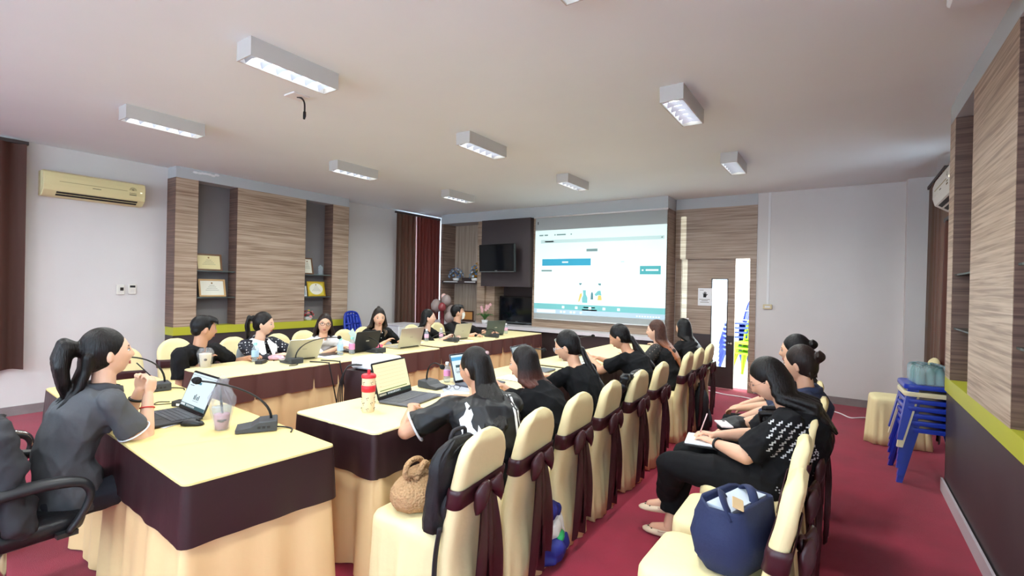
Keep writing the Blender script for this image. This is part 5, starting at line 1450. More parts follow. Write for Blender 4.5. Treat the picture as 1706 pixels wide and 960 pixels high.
# sheet held by the woman in white
P = [[V((-.07+.14*i/4, .006*math.sin(i), -.09+.18*j/6)) for j in range(7)] for i in range(5)]
b = MB(); b.grid(P); b.grid([[p+V((0, .001, 0)) for p in r] for r in P]); o = b.build('paper_sheet', mat('greenish_paper', (190, 206, 200), .7), None, True, fix=False)
o.location = (-4.50, 3.52, .93); o.rotation_euler = (.5, .25, -R90+.6); tag(o, 'pale green sheet held up by the woman in white shirt', 'paper')
t = thing('tablet', 'dark tablet lying flat beside the blue-labelled bottle', 'tablet', (-4.55, 3.22, TZ), .1)
MB().rbox((-.09, -.125, 0), (.09, .125, .009), .01).build('case', m_gun, t); MB().box((-.082, -.115, .009), (.082, .115, .0095)).build('display', m_bez, t)
# pink pouch & adapter on the left row
b = MB()
for k in range(9): b.ell((random.uniform(-.07, .07), random.uniform(-.05, .05), .018+random.uniform(0, .02)), (.05, .035, .022), 10, 8)
me = voxel(b, .007, 3, .5, 'pink_bag', disp=.012, freq=40); me.materials.append(glass('pink_plastic', (236, 190, 204), .75, .15)); o = put('plastic_bag', me, None, True); o.location = (-4.60, 2.66, TZ); tag(o, 'crumpled pink plastic bag beside the microphone on the left row', 'plastic bag')
b = MB()
for k in range(6): b.ell((random.uniform(-.05, .05), random.uniform(-.06, .06), .02+random.uniform(0, .03)), (.045, .05, .02), 10, 8)
me = voxel(b, .007, 3, .5, 'pink_pouch', disp=.012, freq=40); me.materials.append(mat('hot_pink', (222, 92, 126), .5)); o = put('pouch', me, None, True); o.location = (-4.5, 3.84, TZ); tag(o, 'hot pink pouch behind the microphone between two laptops', 'pouch')
def adapter(loc, rz, label):
    t = thing('power_adapter', label, 'adapter', loc, rz)
    MB().rbox((-.055, -.032, 0), (.055, .032, .032), .008).build('brick', m_blk, t)
    MB().box((-.02, -.0325, .006), (.02, -.032, .02)).build('rating_label', m_print, t)
    MB().tube(smooth_path([(-.055, 0, .015), (-.1, .02, .004), (-.17, -.02, .004), (-.2, .04, .004), (-.14, .06, .004)]), .003, 6).build('cable', m_blk, t, True)
adapter((-4.50, 2.46, TZ), -.9, 'black power adapter with cable at the near end of the left row')
adapter((-3.32, 1.34, TZ), .5, 'black power adapter behind the red bracelet on the head table')
# black bag/wallet between wrists: glasses case
t = thing('spectacles', 'folded eyeglasses on the grey folder of the right row', 'glasses', (-2.36, 2.72, TZ+.005), .6)
for s in (-1, 1):
    MB().tube([V((s*.033+.022*math.cos(a), 0, .02+.017*math.sin(a))) for a in [2*PI*k/14 for k in range(15)]], .0018, 6).build('rim', m_blk, t, True)
    MB().tube([(s*.055, 0, .02), (s*.055, .1, .006)], .0018, 6).build('temple', m_blk, t, True)
MB().tube([(-.011, 0, .024), (.011, 0, .024)], .0018, 6).build('bridge', m_blk, t, True)
# projector on a small brown-draped stand inside the U
t = thing('projector_stand', 'small stand draped in dark brown cloth inside the table ring', 'stand', (-3.33, 2.84, 0), .1)
rings = []
for (z, k) in ((.01, 1.12), (.3, 1.06), (.6, 1.02), (.79, 1.0), (.80, .98)): rings.append([V((x*k+.006*math.sin(i*1.1)*(1-z), y*k+.006*math.cos(i*1.3)*(1-z), z)) for i, (x, y) in enumerate(rrect(0, 0, .34, .42, .03, 0, 6))])
MB().loft(rings).build('drape', m_brn, t, True, angle=50)
t = thing('projector', 'white projector on the brown stand, throwing the picture on the screen', 'projector', (-3.33, 2.84, .80), .1)
MB().rbox((-.14, -.17, .012), (.14, .17, .10), .03).build('body', mat('projector_white', (228, 228, 230), .45), t)
MB().lathe([(.028, 0), (.034, 0), (.034, .025), (.026, .025)], 18, M=T(.05, .17, .055) @ Rx(-PI/2)).build('lens_ring', m_blk, t, True)
MB().lathe([(0, 0), (.026, 0), (.02, .008), (0, .011)], 18, M=T(.05, .17, .055) @ Rx(-PI/2)).build('lens', mat('lens_glass', (40, 50, 60), .05), t, True)
for k in range(5): MB().box((-.1407, -.10+k*.04, .03), (-.1395, -.08+k*.04, .075)).build('vent_slot', m_slot, t)
for (x, y) in ((-.1, -.13), (.1, -.13), (0, .13)): MB().tube([(x, y, 0), (x, y, .014)], .012, 8).build('foot', m_blk, t)
for k in range(4):
    MB().tube(smooth_path([(-.06+.02*k, -.17, .05), (-.10+.01*k, -.24-.01*k, .03), (-.16+.015*k, -.27, -.15), (-.20+.03*k, -.26, -.5), (-.2+.04*k, -.26, -.79)]), .005, 6).build('cable', m_blk, t, True)
ld = bpy.data.lights.new('projector_beam', 'SPOT'); ld.energy = PROJ_W; ld.spot_size = math.radians(60); ld.spot_blend = 0; ld.shadow_soft_size = .004
ld.color = (.80, 1.0, .98)
lo = bpy.data.objects.new('projector_beam', ld); COL.objects.link(lo); lo.parent = t
LX, LY, LZ = -3.31, 3.06, .86
lo.matrix_parent_inverse = (T(-3.33, 2.84, .80) @ Rz(.1)).inverted(); lo.location = (LX, LY, LZ); lo.rotation_euler = (PI/2, 0, 0)
ld.use_nodes = True; nt = ld.node_tree; em = nt.nodes['Emission']
tc = nt.nodes.new('ShaderNodeTexCoord'); sp = nt.nodes.new('ShaderNodeSeparateXYZ'); nt.links.new(tc.outputs['Normal'], sp.inputs[0])
def M2(op, a, b_):
    n = nt.nodes.new('ShaderNodeMath'); n.operation = op
    for i, v in enumerate((a, b_)):
        if isinstance(v, (int, float)): n.inputs[i].default_value = v
        else: nt.links.new(v, n.inputs[i])
    return n.outputs[0]
zz = M2('ABSOLUTE', sp.outputs['Z'], 0.0); u_ = M2('DIVIDE', sp.outputs['X'], zz); v_ = M2('DIVIDE', sp.outputs['Y'], zz)
D_ = 7.69-LY
mask = M2('MULTIPLY', M2('MULTIPLY', M2('GREATER_THAN', u_, (-4.745-LX)/D_), M2('LESS_THAN', u_, (-2.235-LX)/D_)), M2('MULTIPLY', M2('GREATER_THAN', v_, (1.06-LZ)/D_), M2('LESS_THAN', v_, (2.57-LZ)/D_)))
nt.links.new(mask, em.inputs['Strength'])
# ================================================================== PROJECTION SCREEN
t = thing('projection_screen', 'white roll-down projection screen showing a web page', 'screen', (-3.52, 7.705, .95))
OS = (-3.52, 7.705, .95)
m_scr = mat('screen_fabric', (168, 174, 174), .85)
MB().box((-4.735, 7.702, .955), (-2.312, 7.706, 2.80)).build('sheet', m_scr, t, off=OS)
MB().tube([(-4.76, 7.69, 2.815), (-2.30, 7.69, 2.815)], .016, 12).build('roller', m_white, t, True, off=OS)
MB().tube([(-4.735, 7.70, .955), (-2.312, 7.70, .955)], .010, 10).build('weight_bar', m_white, t, True, off=OS)
MB().box((-4.69, 7.7, 2.685), (-4.675, 7.702, 2.735)).build('hook_mark', m_blk, t, off=OS)
IX0, IX1, IZ0, IZ1 = -4.735, -2.312, 1.06, 2.57
def sp_(n, u0, v0, u1, v1, m, poly=None):
    X = lambda u: IX0+(IX1-IX0)*u; Z = lambda v: IZ0+(IZ1-IZ0)*v
    if poly:
        poly = [(u, v+.125) for u, v in poly]
        MB().prism([(X(u), -Z(v)) for u, v in poly], 0, .0012, M=Matrix(((1, 0, 0, 0), (0, 0, -1, 7.702), (0, -1, 0, 0), (0, 0, 0, 1)))).build(n, m, t, off=OS)
    else: MB().box((X(u0), 7.7008 if m is not m_scr else 7.6996, Z(v0)), (X(u1), 7.702 if m is not m_scr else 7.7004, Z(v1))).build(n, m, t, off=OS)
pm = lambda n, c: mat('projected_'+n, tuple(int(v*.72) for v in c), .85)
p_teal = pm('teal', (112, 176, 178)); p_blue = pm('blue', (44, 150, 184)); p_btn = pm('button', (72, 158, 164)); p_grey = pm('grey', (196, 212, 212)); p_txt = pm('text', (118, 138, 140)); p_yel = pm('yellow', (214, 184, 96)); p_lav = pm('lavender', (176, 190, 206)); p_dk = pm('dark', (74, 120, 130))
sp_('address_bar', .05, .845, .985, .885, p_grey)
for u0, u1 in ((.035, .07), (.08, .11), (.165, .175), (.185, .26), (.30, .31)): sp_('tab_text', u0, .935, u1, .95, p_txt)
sp_('address_text', .085, .857, .16, .872, p_txt); sp_('menu_dot', .965, .86, .972, .872, p_txt)
sp_('page_title', .43, .735, .515, .765, p_txt)
sp_('active_tab', .065, .575, .465, .655, p_blue); sp_('active_tab_text', .235, .607, .285, .624, m_scr)
sp_('inactive_tab_text', .69, .605, .715, .620, p_grey)
sp_('add_button', .825, .475, .965, .565, p_btn); sp_('button_text', .865, .512, .95, .53, m_scr); sp_('button_plus', .838, .512, .85, .528, m_scr)
sp_('caption_text', .06, .505, .15, .525, p_txt)
# cartoon family
sp_('cartoon_figure', 0, 0, 0, 0, p_dk, [(.375, .245), (.40, .245), (.398, .235), (.385, .22)])
sp_('cartoon_figure', 0, 0, 0, 0, p_yel, [(.372, .03), (.382, .03), (.402, .10), (.40, .135), (.385, .12)])
sp_('cartoon_figure', 0, 0, 0, 0, p_teal, [(.405, .02), (.445, .02), (.445, .08), (.432, .12), (.432, .165), (.408, .165), (.412, .11), (.402, .07)])
sp_('cartoon_figure', 0, 0, 0, 0, p_dk, [(.470, .06), (.490, .06), (.488, .13), (.48, .15), (.472, .13)])
sp_('cartoon_figure', 0, 0, 0, 0, p_teal, [(.50, .12), (.525, .16), (.545, .165), (.552, .11), (.53, .115), (.51, .10)])
sp_('cartoon_figure', 0, 0, 0, 0, p_yel, [(.522, .055), (.556, .055), (.550, .11), (.528, .11)])
sp_('cartoon_figure', 0, 0, 0, 0, p_dk, [(.525, .245), (.548, .245), (.545, .222), (.53, .226)])
sp_('caption_text', .415, .085, .505, .098, p_grey); sp_('caption_text', .405, .055, .52, .07, p_grey)
sp_('meeting_toolbar', .0, .055, 1.0, .12, p_teal); sp_('task_bar', .0, .0, 1.0, .055, p_lav)
# the toolbar and task bar at the foot of the picture
IZ0 = 1.0
def foot(n, x0, z0, x1, z1, m): MB().box((x0, 7.6995, z0), (x1, 7.7004, z1)).build(n, m, t, off=OS)
foot('task_search_box', -4.67, 1.075, -4.28, 1.13, m_scr)
for k in range(8): foot('task_icon', -4.25+.065*k, 1.085, -4.21+.065*k, 1.12, m_scr if k % 3 else p_lav)
for k in range(5): foot('toolbar_icon', -4.15+.26*k, 1.165, -4.10+.26*k, 1.21, m_scr)
for k in range(9): foot('tray_icon', -2.78+.045*k, 1.085, -2.755+.045*k, 1.105, m_scr)

# ================================================================== TELEVISIONS
def television(loc, rz, w, h, label, stand=False, tilt=0):
    t = thing('television', label, 'television', loc, rz)
    M = T(0, 0, 0) @ Rx(tilt)
    MB().rbox((-w/2, -.03, 0), (w/2, .03, h), .012, axis=1, M=M).build('housing', mat('gloss_black', (14, 15, 18), .18), t)
    MB().box((-w/2+.03, -.0315, .045), (w/2-.03, -.030, h-.03), M=M).build('screen', mat('tv_glass', (9, 14, 20), .08), t)
    MB().box((-w/2+.005, -.034, .004), (w/2-.005, -.030, .016), M=M).build('trim_strip', mat('tv_trim', (150, 160, 168), .25, .8), t)
    MB().box((-.03, -.0345, .026), (.03, -.0305, .034), M=M).build('logo_mark', mat('tv_logo', (120, 124, 128), .4), t)
    if stand: MB().rbox((-.2, -.1, -.02), (.2, .1, 0), .03).build('stand', MATS['gloss_black'], t)
    else: MB().box((-.15, .03, h*.3), (.15, .16, h*.7)).build('wall_bracket', m_blk, t)
television((-5.42, 7.46, 1.80), -.10, .88, .53, 'wall-mounted black television on the dark panel', False, .05)
television((-5.26, 7.95, .822), 0, .84, .52, 'larger black television standing on the counter recess', True)
# ================================================================== ALTAR SHELF
m_gold = mat('gold', (196, 150, 62), .3, .9)
t = thing('buddha_statue', 'small seated golden statue with pointed crown on the altar shelf', 'statue', (-6.30, 7.95, 1.70))
MB().lathe([(0, 0), (.10, 0), (.11, .02), (.085, .035), (.10, .06), (.09, .08), (0, .085)], 24).build('pedestal', m_gold, t, True, angle=40)
b = MB(); b.ell((0, 0, .11), (.105, .06, .03)); b.ell((0, .005, .17), (.05, .038, .075)); b.ell((0, 0, .26), (.028, .03, .038))
for s in (-1, 1): b.rc((s*.048, 0, .22), (s*.07, -.01, .15), .018, .015); b.rc((s*.07, -.01, .15), (s*.02, -.045, .125), .015, .012); b.rc((s*.03, 0, .12), (s*.1, -.02, .105), .03, .024)
b.rc((0, 0, .285), (0, 0, .335), .02, .003)
me = voxel(b, .006, 3, .5, 'figure'); me.materials.append(m_gold); put('figure', me, t, True)
P = [[V((r*math.cos(a), .035, .19+r*1.35*math.sin(a))) for a in [PI*k/14-.2+(.4*k/14) for k in range(15)]] for r in (.07, .10)]
b = MB(); b.grid(P); b.grid([[p+V((0, .006, 0)) for p in r] for r in P]); b.build('halo', m_gold, t, True, fix=False)
def bouquet(loc, label, n, rx, rz_, seed, cols, cat='flowers', fr=.03):
    rnd = random.Random(seed); t = thing('flower_arrangement', label, cat, loc)
    MB().lathe([(0, 0), (.06, 0), (.075, .05), (.06, .06), (0, .06)], 18).build('bowl', m_white, t, True)
    b = MB()
    for k in range(26):
        a = rnd.uniform(0, 6.28); r = rx*rnd.uniform(.6, 1.05); z = .05+rz_*rnd.uniform(.1, .7)
        c = V((r*math.cos(a), r*.7*math.sin(a), z)); d = V((math.cos(a), .7*math.sin(a), rnd.uniform(-.1, .5))).normalized(); u = d.cross(V((0, 0, 1))).normalized()
        b.add([c-d*.03, c+u*.014, c+d*.05, c-u*.014], [(0, 1, 2, 3)])
    o = b.build('foliage', mat('leaf_green', (58, 84, 52), .6), t, fix=False); o['kind'] = 'stuff'
    for k in range(n):
        q = (k+.5)/n; th = math.acos(1-q*.98); a = k*2.399
        c = V((rx*math.sin(th)*math.cos(a), rx*.75*math.sin(th)*math.sin(a), .06+rz_*math.cos(th)))
        b = MB(); d = V((math.sin(th)*math.cos(a), math.sin(th)*math.sin(a), math.cos(th)+.2)).normalized(); u = d.orthogonal().normalized(); v = d.cross(u)
        for r_, h_, s_ in ((fr*.5, .012, 5), (fr, 0, 6)):
            for j in range(s_):
                an = 2*PI*j/s_+h_*40; pd = u*math.cos(an)+v*math.sin(an); sd = d.cross(pd)
                b.add([c+d*h_, c+pd*r_*.6+sd*r_*.42+d*(h_+.006), c+pd*r_+d*(h_+.012), c+pd*r_*.6-sd*r_*.42+d*(h_+.006)], [(0, 1, 2, 3)])
        b.ell(c+d*.012, fr*.35, 8, 6)
        b.build('blossom', cols[k % len(cols)], t, True, fix=False)
    return t
f_b1 = mat('blossom_blue', (120, 150, 186), .6); f_b2 = mat('blossom_pale', (196, 210, 222), .6); f_b3 = mat('blossom_slate', (84, 106, 140), .6); f_b4 = mat('blossom_sky', (104, 168, 208), .6)
bouquet((-6.78, 7.86, 1.63), 'mound of slate blue and white flowers left on the altar shelf', 30, .17, .20, 2, [f_b1, f_b2, f_b3, f_b1])
bouquet((-6.20, 7.77, 1.63), 'brighter sky blue flowers right of the golden statue', 26, .11, .26, 4, [f_b4, f_b1, f_b3, f_b2])
for x, lb in ((-6.80, 'white runner edge under the left altar flowers'), (-6.28, 'white runner edge under the right altar flowers')):
    o = MB().box((-.19 if x < -6.5 else -.14, -.01, 0), (.19 if x < -6.5 else .14, .0, .018)).build('shelf_runner', m_white); o.location = (x, 7.712, 1.60); tag(o, lb, 'cloth')
# clock / plaque on the counter
t = thing('desk_plaque', 'brown framed desk plaque with orange panel on the counter', 'plaque', (-6.32, 7.72, .80), .1)
for a, c in (((-.15, -.02, 0), (.15, .03, .02)), ((-.13, -.01, .02), (-.11, .01, .22)), ((.11, -.01, .02), (.13, .01, .22)), ((-.11, -.01, .2), (.11, .01, .22)), ((-.11, -.01, .02), (.11, .01, .045))):
    MB().box(a, c).build('frame_bar', mat('plaque_wood', (70, 44, 34), .4), t)
MB().box((-.11, -.004, .045), (.11, .004, .2)).build('plate', mat('plaque_orange', (198, 140, 78), .4), t)
# orchid
t = thing('potted_orchid', 'pink orchid with green leaves on the counter below the television', 'plant', (-5.72, 7.50, .80))
MB().lathe([(0, 0), (.05, 0), (.065, .08), (.058, .08), (0, .07)], 16).build('pot', m_white, t, True)
m_leaf = mat('orchid_leaf', (70, 120, 56), .45); m_or = mat('orchid_pink', (232, 182, 186), .55)
for k in range(9):
    a = k*.72; L_ = .20; P = []
    for i in range(6):
        q = i/5; c = V((L_*q*math.cos(a), L_*q*math.sin(a)*.8, .08+.13*math.sin(q*2.2)-.02*q)); n_ = V((-math.sin(a), math.cos(a), 0))*.028*math.sin(PI*min(.97, q*.9+.08)); P.append([c-n_, c+V((0, 0, -.006)), c+n_])
    MB().grid(P).build('leaf', m_leaf, t, True, fix=False)
for s, (ex, ez) in enumerate(((-.05, .30), (.06, .33), (.12, .36))):
    st = MB().tube(smooth_path([(0, 0, .07), (ex*.3, 0, .2), (ex, -.02, ez)]), .004, 6).build('stem', m_leaf, t, True)
    for k in range(3):
        c = V((ex*(.75+.2*k)+random.uniform(-.02, .02), -.03, ez-.05+.035*k)); b = MB()
        for j in range(5):
            an = 2*PI*j/5+.3; pd = V((math.cos(an), -.25, math.sin(an))); sd = V((-math.sin(an), 0, math.cos(an)))
            b.add([c, c+pd*.02+sd*.016, c+pd*.038, c+pd*.02-sd*.016], [(0, 1, 2, 3)])
        b.ell(c+V((0, -.01, 0)), .009, 8, 6); b.build('blossom', m_or, t, True, fix=False)
# balloon stand
t = thing('balloon_stand', 'balloon stand with grey and red balloons in front of the curtains', 'balloons', (-6.32, 6.95, 0))
MB().lathe([(0, 0), (.13, 0), (.13, .02), (.02, .04), (0, .04)], 20).build('base', m_brn, t, True, angle=40)
MB().tube([(0, 0, .03), (0, 0, 1.12)], .035, 10).build('pole', mat('red_pole', (112, 34, 40), .4), t, True)
m_bg = mat('balloon_taupe', (150, 134, 130), .25); m_br = mat('balloon_red', (140, 62, 66), .25); m_bp = mat('balloon_blush', (226, 186, 176), .25)
for (x, y, z, r, m) in ((-.17, -.02, 1.14, .14, m_bg), (.12, .0, 1.28, .12, m_bg), (.09, -.09, 1.12, .095, m_br), (.20, .08, 1.02, .13, m_bg), (-.02, .05, 1.36, .07, m_bp), (.22, .0, .88, .12, m_bg)):
    b = MB(); prof = []
    r *= .78
    for i in range(13): th = PI*i/12; prof.append((r*math.sin(th)*(1-.10*math.cos(th)*-1*.6), -r*1.18*math.cos(th)))
    x *= .8; z = 1.12+(z-1.12)*.8
    b.lathe(prof, 18, c=(x, y, z)); b.lathe([(.002, 0), (.012, -.012), (0, -.012)], 8, c=(x, y, z-r*1.18)); b.build('balloon', m, t, True)
t = thing('white_box', 'white box standing by the curtains behind the dented chair', 'box', (-6.62, 6.2, 0), .1)
MB().rbox((-.2, -.3, 0), (.2, .3, .80), .02).build('body', m_white, t); MB().box((-.205, -.305, .80), (.205, .305, .82)).build('lid', m_counter, t)

# ================================================================== NICHE CERTIFICATES
m_oak = mat('frame_oak', (206, 164, 112), .45); m_fgold = mat('frame_gold', (214, 176, 52), .35, .4); m_fbrn = mat('frame_brown', (112, 78, 50), .4); m_cert = mat('certificate', (240, 236, 220), .6); m_certy = mat('certificate_cream', (236, 222, 170), .6); m_ink = mat('ink', (120, 112, 100), .7); m_crest = mat('crest', (150, 112, 60), .6)
def certificate(y, z, w, h, fm, pm_, label, rz=.15, oval=False, lean=.2):
    t = thing('framed_certificate', label, 'certificate', (-7.37, y, z), rz)
    M = Ry(-lean)
    fw = .022
    for a, c in (((0, -w/2, 0), (.016, w/2, fw)), ((0, -w/2, h-fw), (.016, w/2, h)), ((0, -w/2, fw), (.016, -w/2+fw, h-fw)), ((0, w/2-fw, fw), (.016, w/2, h-fw))):
        MB().box(a, c, M=M).build('frame_bar', fm, t)
    if oval:
        MB().box((.002, -w/2+fw, fw), (.006, w/2-fw, h-fw), M=M).build('mount', mat('mount_yellow', (222, 204, 74), .6), t)
        MB().lathe([(0, 0), (1, 0), (1, .004), (0, .004)], 28, M=M @ T(.006, 0, h/2) @ Ry(PI/2) @ Matrix.Diagonal((h*.38, w*.38, 1, 1))).build('oval_print', m_cert, t)
    else:
        MB().box((.002, -w/2+fw, fw), (.006, w/2-fw, h-fw), M=M).build('print', pm_, t)
    x = .0066 if not oval else .0108
    MB().lathe([(0, 0), (.012, 0), (.012, .0006), (0, .0006)], 12, M=M @ T(x, 0, h*.78) @ Ry(PI/2)).build('printed_crest', m_crest, t)
    for k in range(4): MB().box((x, -w*(.10+.05*k), h*(.64-.09*k)), (x+.0005, w*(.10+.05*k), h*(.655-.09*k)), M=M).build('printed_line', m_ink, t)
    return t
certificate(3.27, 1.662, .35, .24, m_fbrn, m_certy, 'cream certificate with brown frame on the upper left niche shelf', .05)
certificate(3.32, 1.297, .36, .25, m_oak, m_cert, 'white certificate with oak frame on the lower left niche shelf', .05)
certificate(4.80, 1.662, .20, .28, m_fbrn, m_cert, 'upright certificate on the upper shelf of the far niche', .1)
certificate(4.965, 1.297, .34, .25, m_fgold, m_cert, 'gold framed oval certificate on the lower shelf of the far niche', .05, True)
certificate(4.725, 1.297, .10, .17, m_white, mat('blue_card', (170, 196, 206), .6), 'small pale card beside the gold oval certificate', -.1)
t = thing('glass_trophy', 'small clear glass trophy on the upper shelf of the far niche', 'trophy', (-7.36, 5.02, 1.662))
MB().rbox((-.03, -.04, 0), (.03, .04, .02), .006).build('base', m_pet, t)
MB().prism([(-.035, .02), (.035, .02), (.045, .13), (0, .17), (-.045, .13)], -.008, .008, M=Matrix(((0, 0, 1, 0), (1, 0, 0, 0), (0, 1, 0, 0), (0, 0, 0, 1)))).build('plaque', m_pet, t)
t = bouquet((-7.36, 4.80, .90), 'small pot of red and pink flowers at the bottom of the far niche', 14, .11, .10, 9, [mat('blossom_red', (178, 60, 66), .6), mat('blossom_rose', (226, 150, 150), .6)], 'flowers', .026)
t.children[0].data.materials[0] = mat('pot_yellow', (214, 206, 70), .5)

# ================================================================== DOOR NOTICE
t = thing('door_notice', 'white paper notice with a black raised hand on the door', 'notice', (-1.834, YB-.001, 1.435))
MB().box((-.105, -.003, -.14), (.105, 0, .14)).build('sheet', m_paper, t)
Mn = Matrix(((1, 0, 0, 0), (0, 0, -1, -.0032), (0, 1, 0, 0), (0, 0, 0, 1)))
hb_ = [(-.028, -.045), (.022, -.045), (.030, -.01), (.052, .010), (.046, .020), (.026, .010), (.026, .052), (.017, .052), (.014, .014), (.010, .064), (.0, .064), (-.001, .014), (-.008, .058), (-.018, .056), (-.014, .010), (-.026, .040), (-.035, .036), (-.028, .0)]
MB().prism([(x*.85, y*.85+.03) for x, y in hb_], 0, .0006, M=Mn).build('hand_symbol', m_blkm, t)
for k, (z, w_) in enumerate(((-.045, .085), (-.065, .05), (-.09, .07))): MB().box((-w_, -.0038, z), (w_*.9, -.003, z+.008)).build('printed_line', m_ink, t)
MB().box((-.08, -.0038, .105), (-.02, -.003, .111)).build('printed_line', m_ink, t)
# ================================================================== PLASTIC CHAIRS
m_pb = mat('blue_plastic', (30, 56, 170), .28, coat=.2); m_pc = mat('cream_plastic', (222, 212, 176), .35); m_pg = mat('lime_plastic', (150, 206, 40), .35)
def plastic_chair(label, m, group):
    t = thing('plastic_chair', label, 'plastic chair', (0, 0, 0), 0, group)
    rings = []
    for (z, k) in ((.415, .99), (.432, 1.0), (.448, .985), (.452, .95), (.447, .85), (.445, .3), (.445, .02)): rings.append([V((x*k, y*k, z)) for (x, y) in rrect(0, 0, .40, .40, .045, 0, 5)])
    MB().loft(rings).build('seat', m, t, True, angle=40)
    for sx in (-1, 1):
        for sy in (-1, 1):
            b = MB(); rings = []
            for i in range(5):
                q = i/4; z = .42*(1-q); w = .075*(1-q)+.038*q; th = .022
                cx = sx*(.172+.075*q); cy = sy*(.172+.075*q)
                poly = [(0, 0), (-w, 0), (-w, -th), (-th, -th), (-th, -w), (0, -w)]
                rings.append([V((cx+sx*px_, cy+sy*py_, z)) for px_, py_ in poly])
            b.loft(rings); b.build('leg', m, t)
    for s in (-1, 1):   # back frame
        MB().tube(smooth_path([(s*.18, -.18, .42), (s*.19, -.215, .55), (s*.18, -.25, .70), (s*.14, -.275, .82), (s*.06, -.285, .855), (0, -.287, .86)], 4), .019, 8).build('back_rail', m, t, True)
    for k in range(4):
        x = -.105+.07*k
        P = [[V((x+u*(.024+.004*math.sin(q*3)), -.19-.085*q-.012*math.cos(u*1.5), .47+.37*q)) for u in (-1, -.5, 0, .5, 1)] for q in [i/6 for i in range(7)]]
        b = MB(); b.grid(P); b.grid([[p+V((0, -.008, 0)) for p in r] for r in P]); b.build('back_slat', m, t, True, fix=False)
    MB().tube([(-.17, -.235, .655), (0, -.25, .66), (.17, -.235, .655)], .016, 8).build('cross_rail', m, t, True)
    MB().tube([(-.18, -.19, .475), (0, -.2, .48), (.18, -.19, .475)], .02, 8).build('cross_rail', m, t, True)
    return t
def recolor(root, m):
    for ch in root.children:
        ch.data = ch.data.copy(); ch.data.materials[0] = m
pc0 = plastic_chair('bottom chair of the blue plastic stack at the right panelling', m_pb, 'stacked plastic chairs at the right')
pc0.location = (.62, 5.345, 0); pc0.rotation_euler = (0, 0, R90+.06)
words = ['second', 'third', 'fourth', 'fifth', 'sixth', 'topmost']
for k in range(1, 7):
    c = dup(pc0, (.62+.004*math.sin(k*2), 5.345+.004*math.cos(k*3), .058*k), R90+.06,
            ('cream plastic chair just under the topmost blue one of the stack' if k == 5 else '%s blue plastic chair from the floor in the right stack' % words[k-1]) if k < 6 else 'topmost blue plastic chair of the right stack, carrying wrapped water bottles')
    if k == 5: recolor(c, m_pc)
for k in range(4):
    dup(pc0, (-6.82, 5.50, .058*k), -R90+.15, ['lowest', 'second lowest', 'second highest', 'highest'][k]+' blue plastic chair of the stack by the left wall', 'stacked plastic chairs at the left wall')
for k in range(7):
    dup(pc0, (-1.66, 10.0, .085*k), R90+.5, '%s of the blue chairs stacked outside the door, counted from below' % ['first', 'second', 'third', 'fourth', 'fifth', 'sixth', 'seventh'][k], 'blue chairs stacked outside the door')
for k in range(3):
    c = dup(pc0, (-1.38, 9.62, .09*k), PI*.9, '%s lime green chair outside the door' % ['lowest', 'middle', 'top'][k], 'lime green chairs outside the door'); recolor(c, m_pg)
# shrink-wrapped water
t = thing('bottle_pack', 'shrink-wrapped pack of water bottles on the blue plastic stack', 'bottle pack', (.60, 5.33, .452+.058*6), .15)
for i in range(3):
    for j in range(4):
        x = -.075+.062*i; y = -.1+.064*j
        bo = MB().lathe([(0, 0), (.028, 0), (.030, .01), (.028, .05), (.030, .09), (.024, .115), (.013, .13), (.013, .142), (0, .142)], 12, c=(x, y, .002)).build('bottle', glass('teal_bottle', (170, 214, 210), .5, .06), t, True)
        MB().lathe([(0, .138), (.016, .138), (.016, .155), (0, .156)], 10, c=(x, y, .002)).build('cap', mat('cap_dark_teal', (70, 120, 120), .4), bo, True)
rings = []
for (z, k, w_) in ((.0, 1.0, .001), (.06, 1.03, .003), (.13, 1.0, .006), (.155, .9, .012), (.165, .6, .012), (.17, .1, .005)):
    rings.append([V((x*k+w_*math.sin(i*1.9), y*k+w_*math.cos(i*2.3), z+w_*.7*math.sin(i*3.1))) for i, (x, y) in enumerate(rrect(-.012, -.004, .20, .27, .03, 0, 8))])
MB().loft(rings, cap=False).build('shrink_wrap', glass('shrink_film', (235, 245, 248), .22, .08), t, True, fix=False)
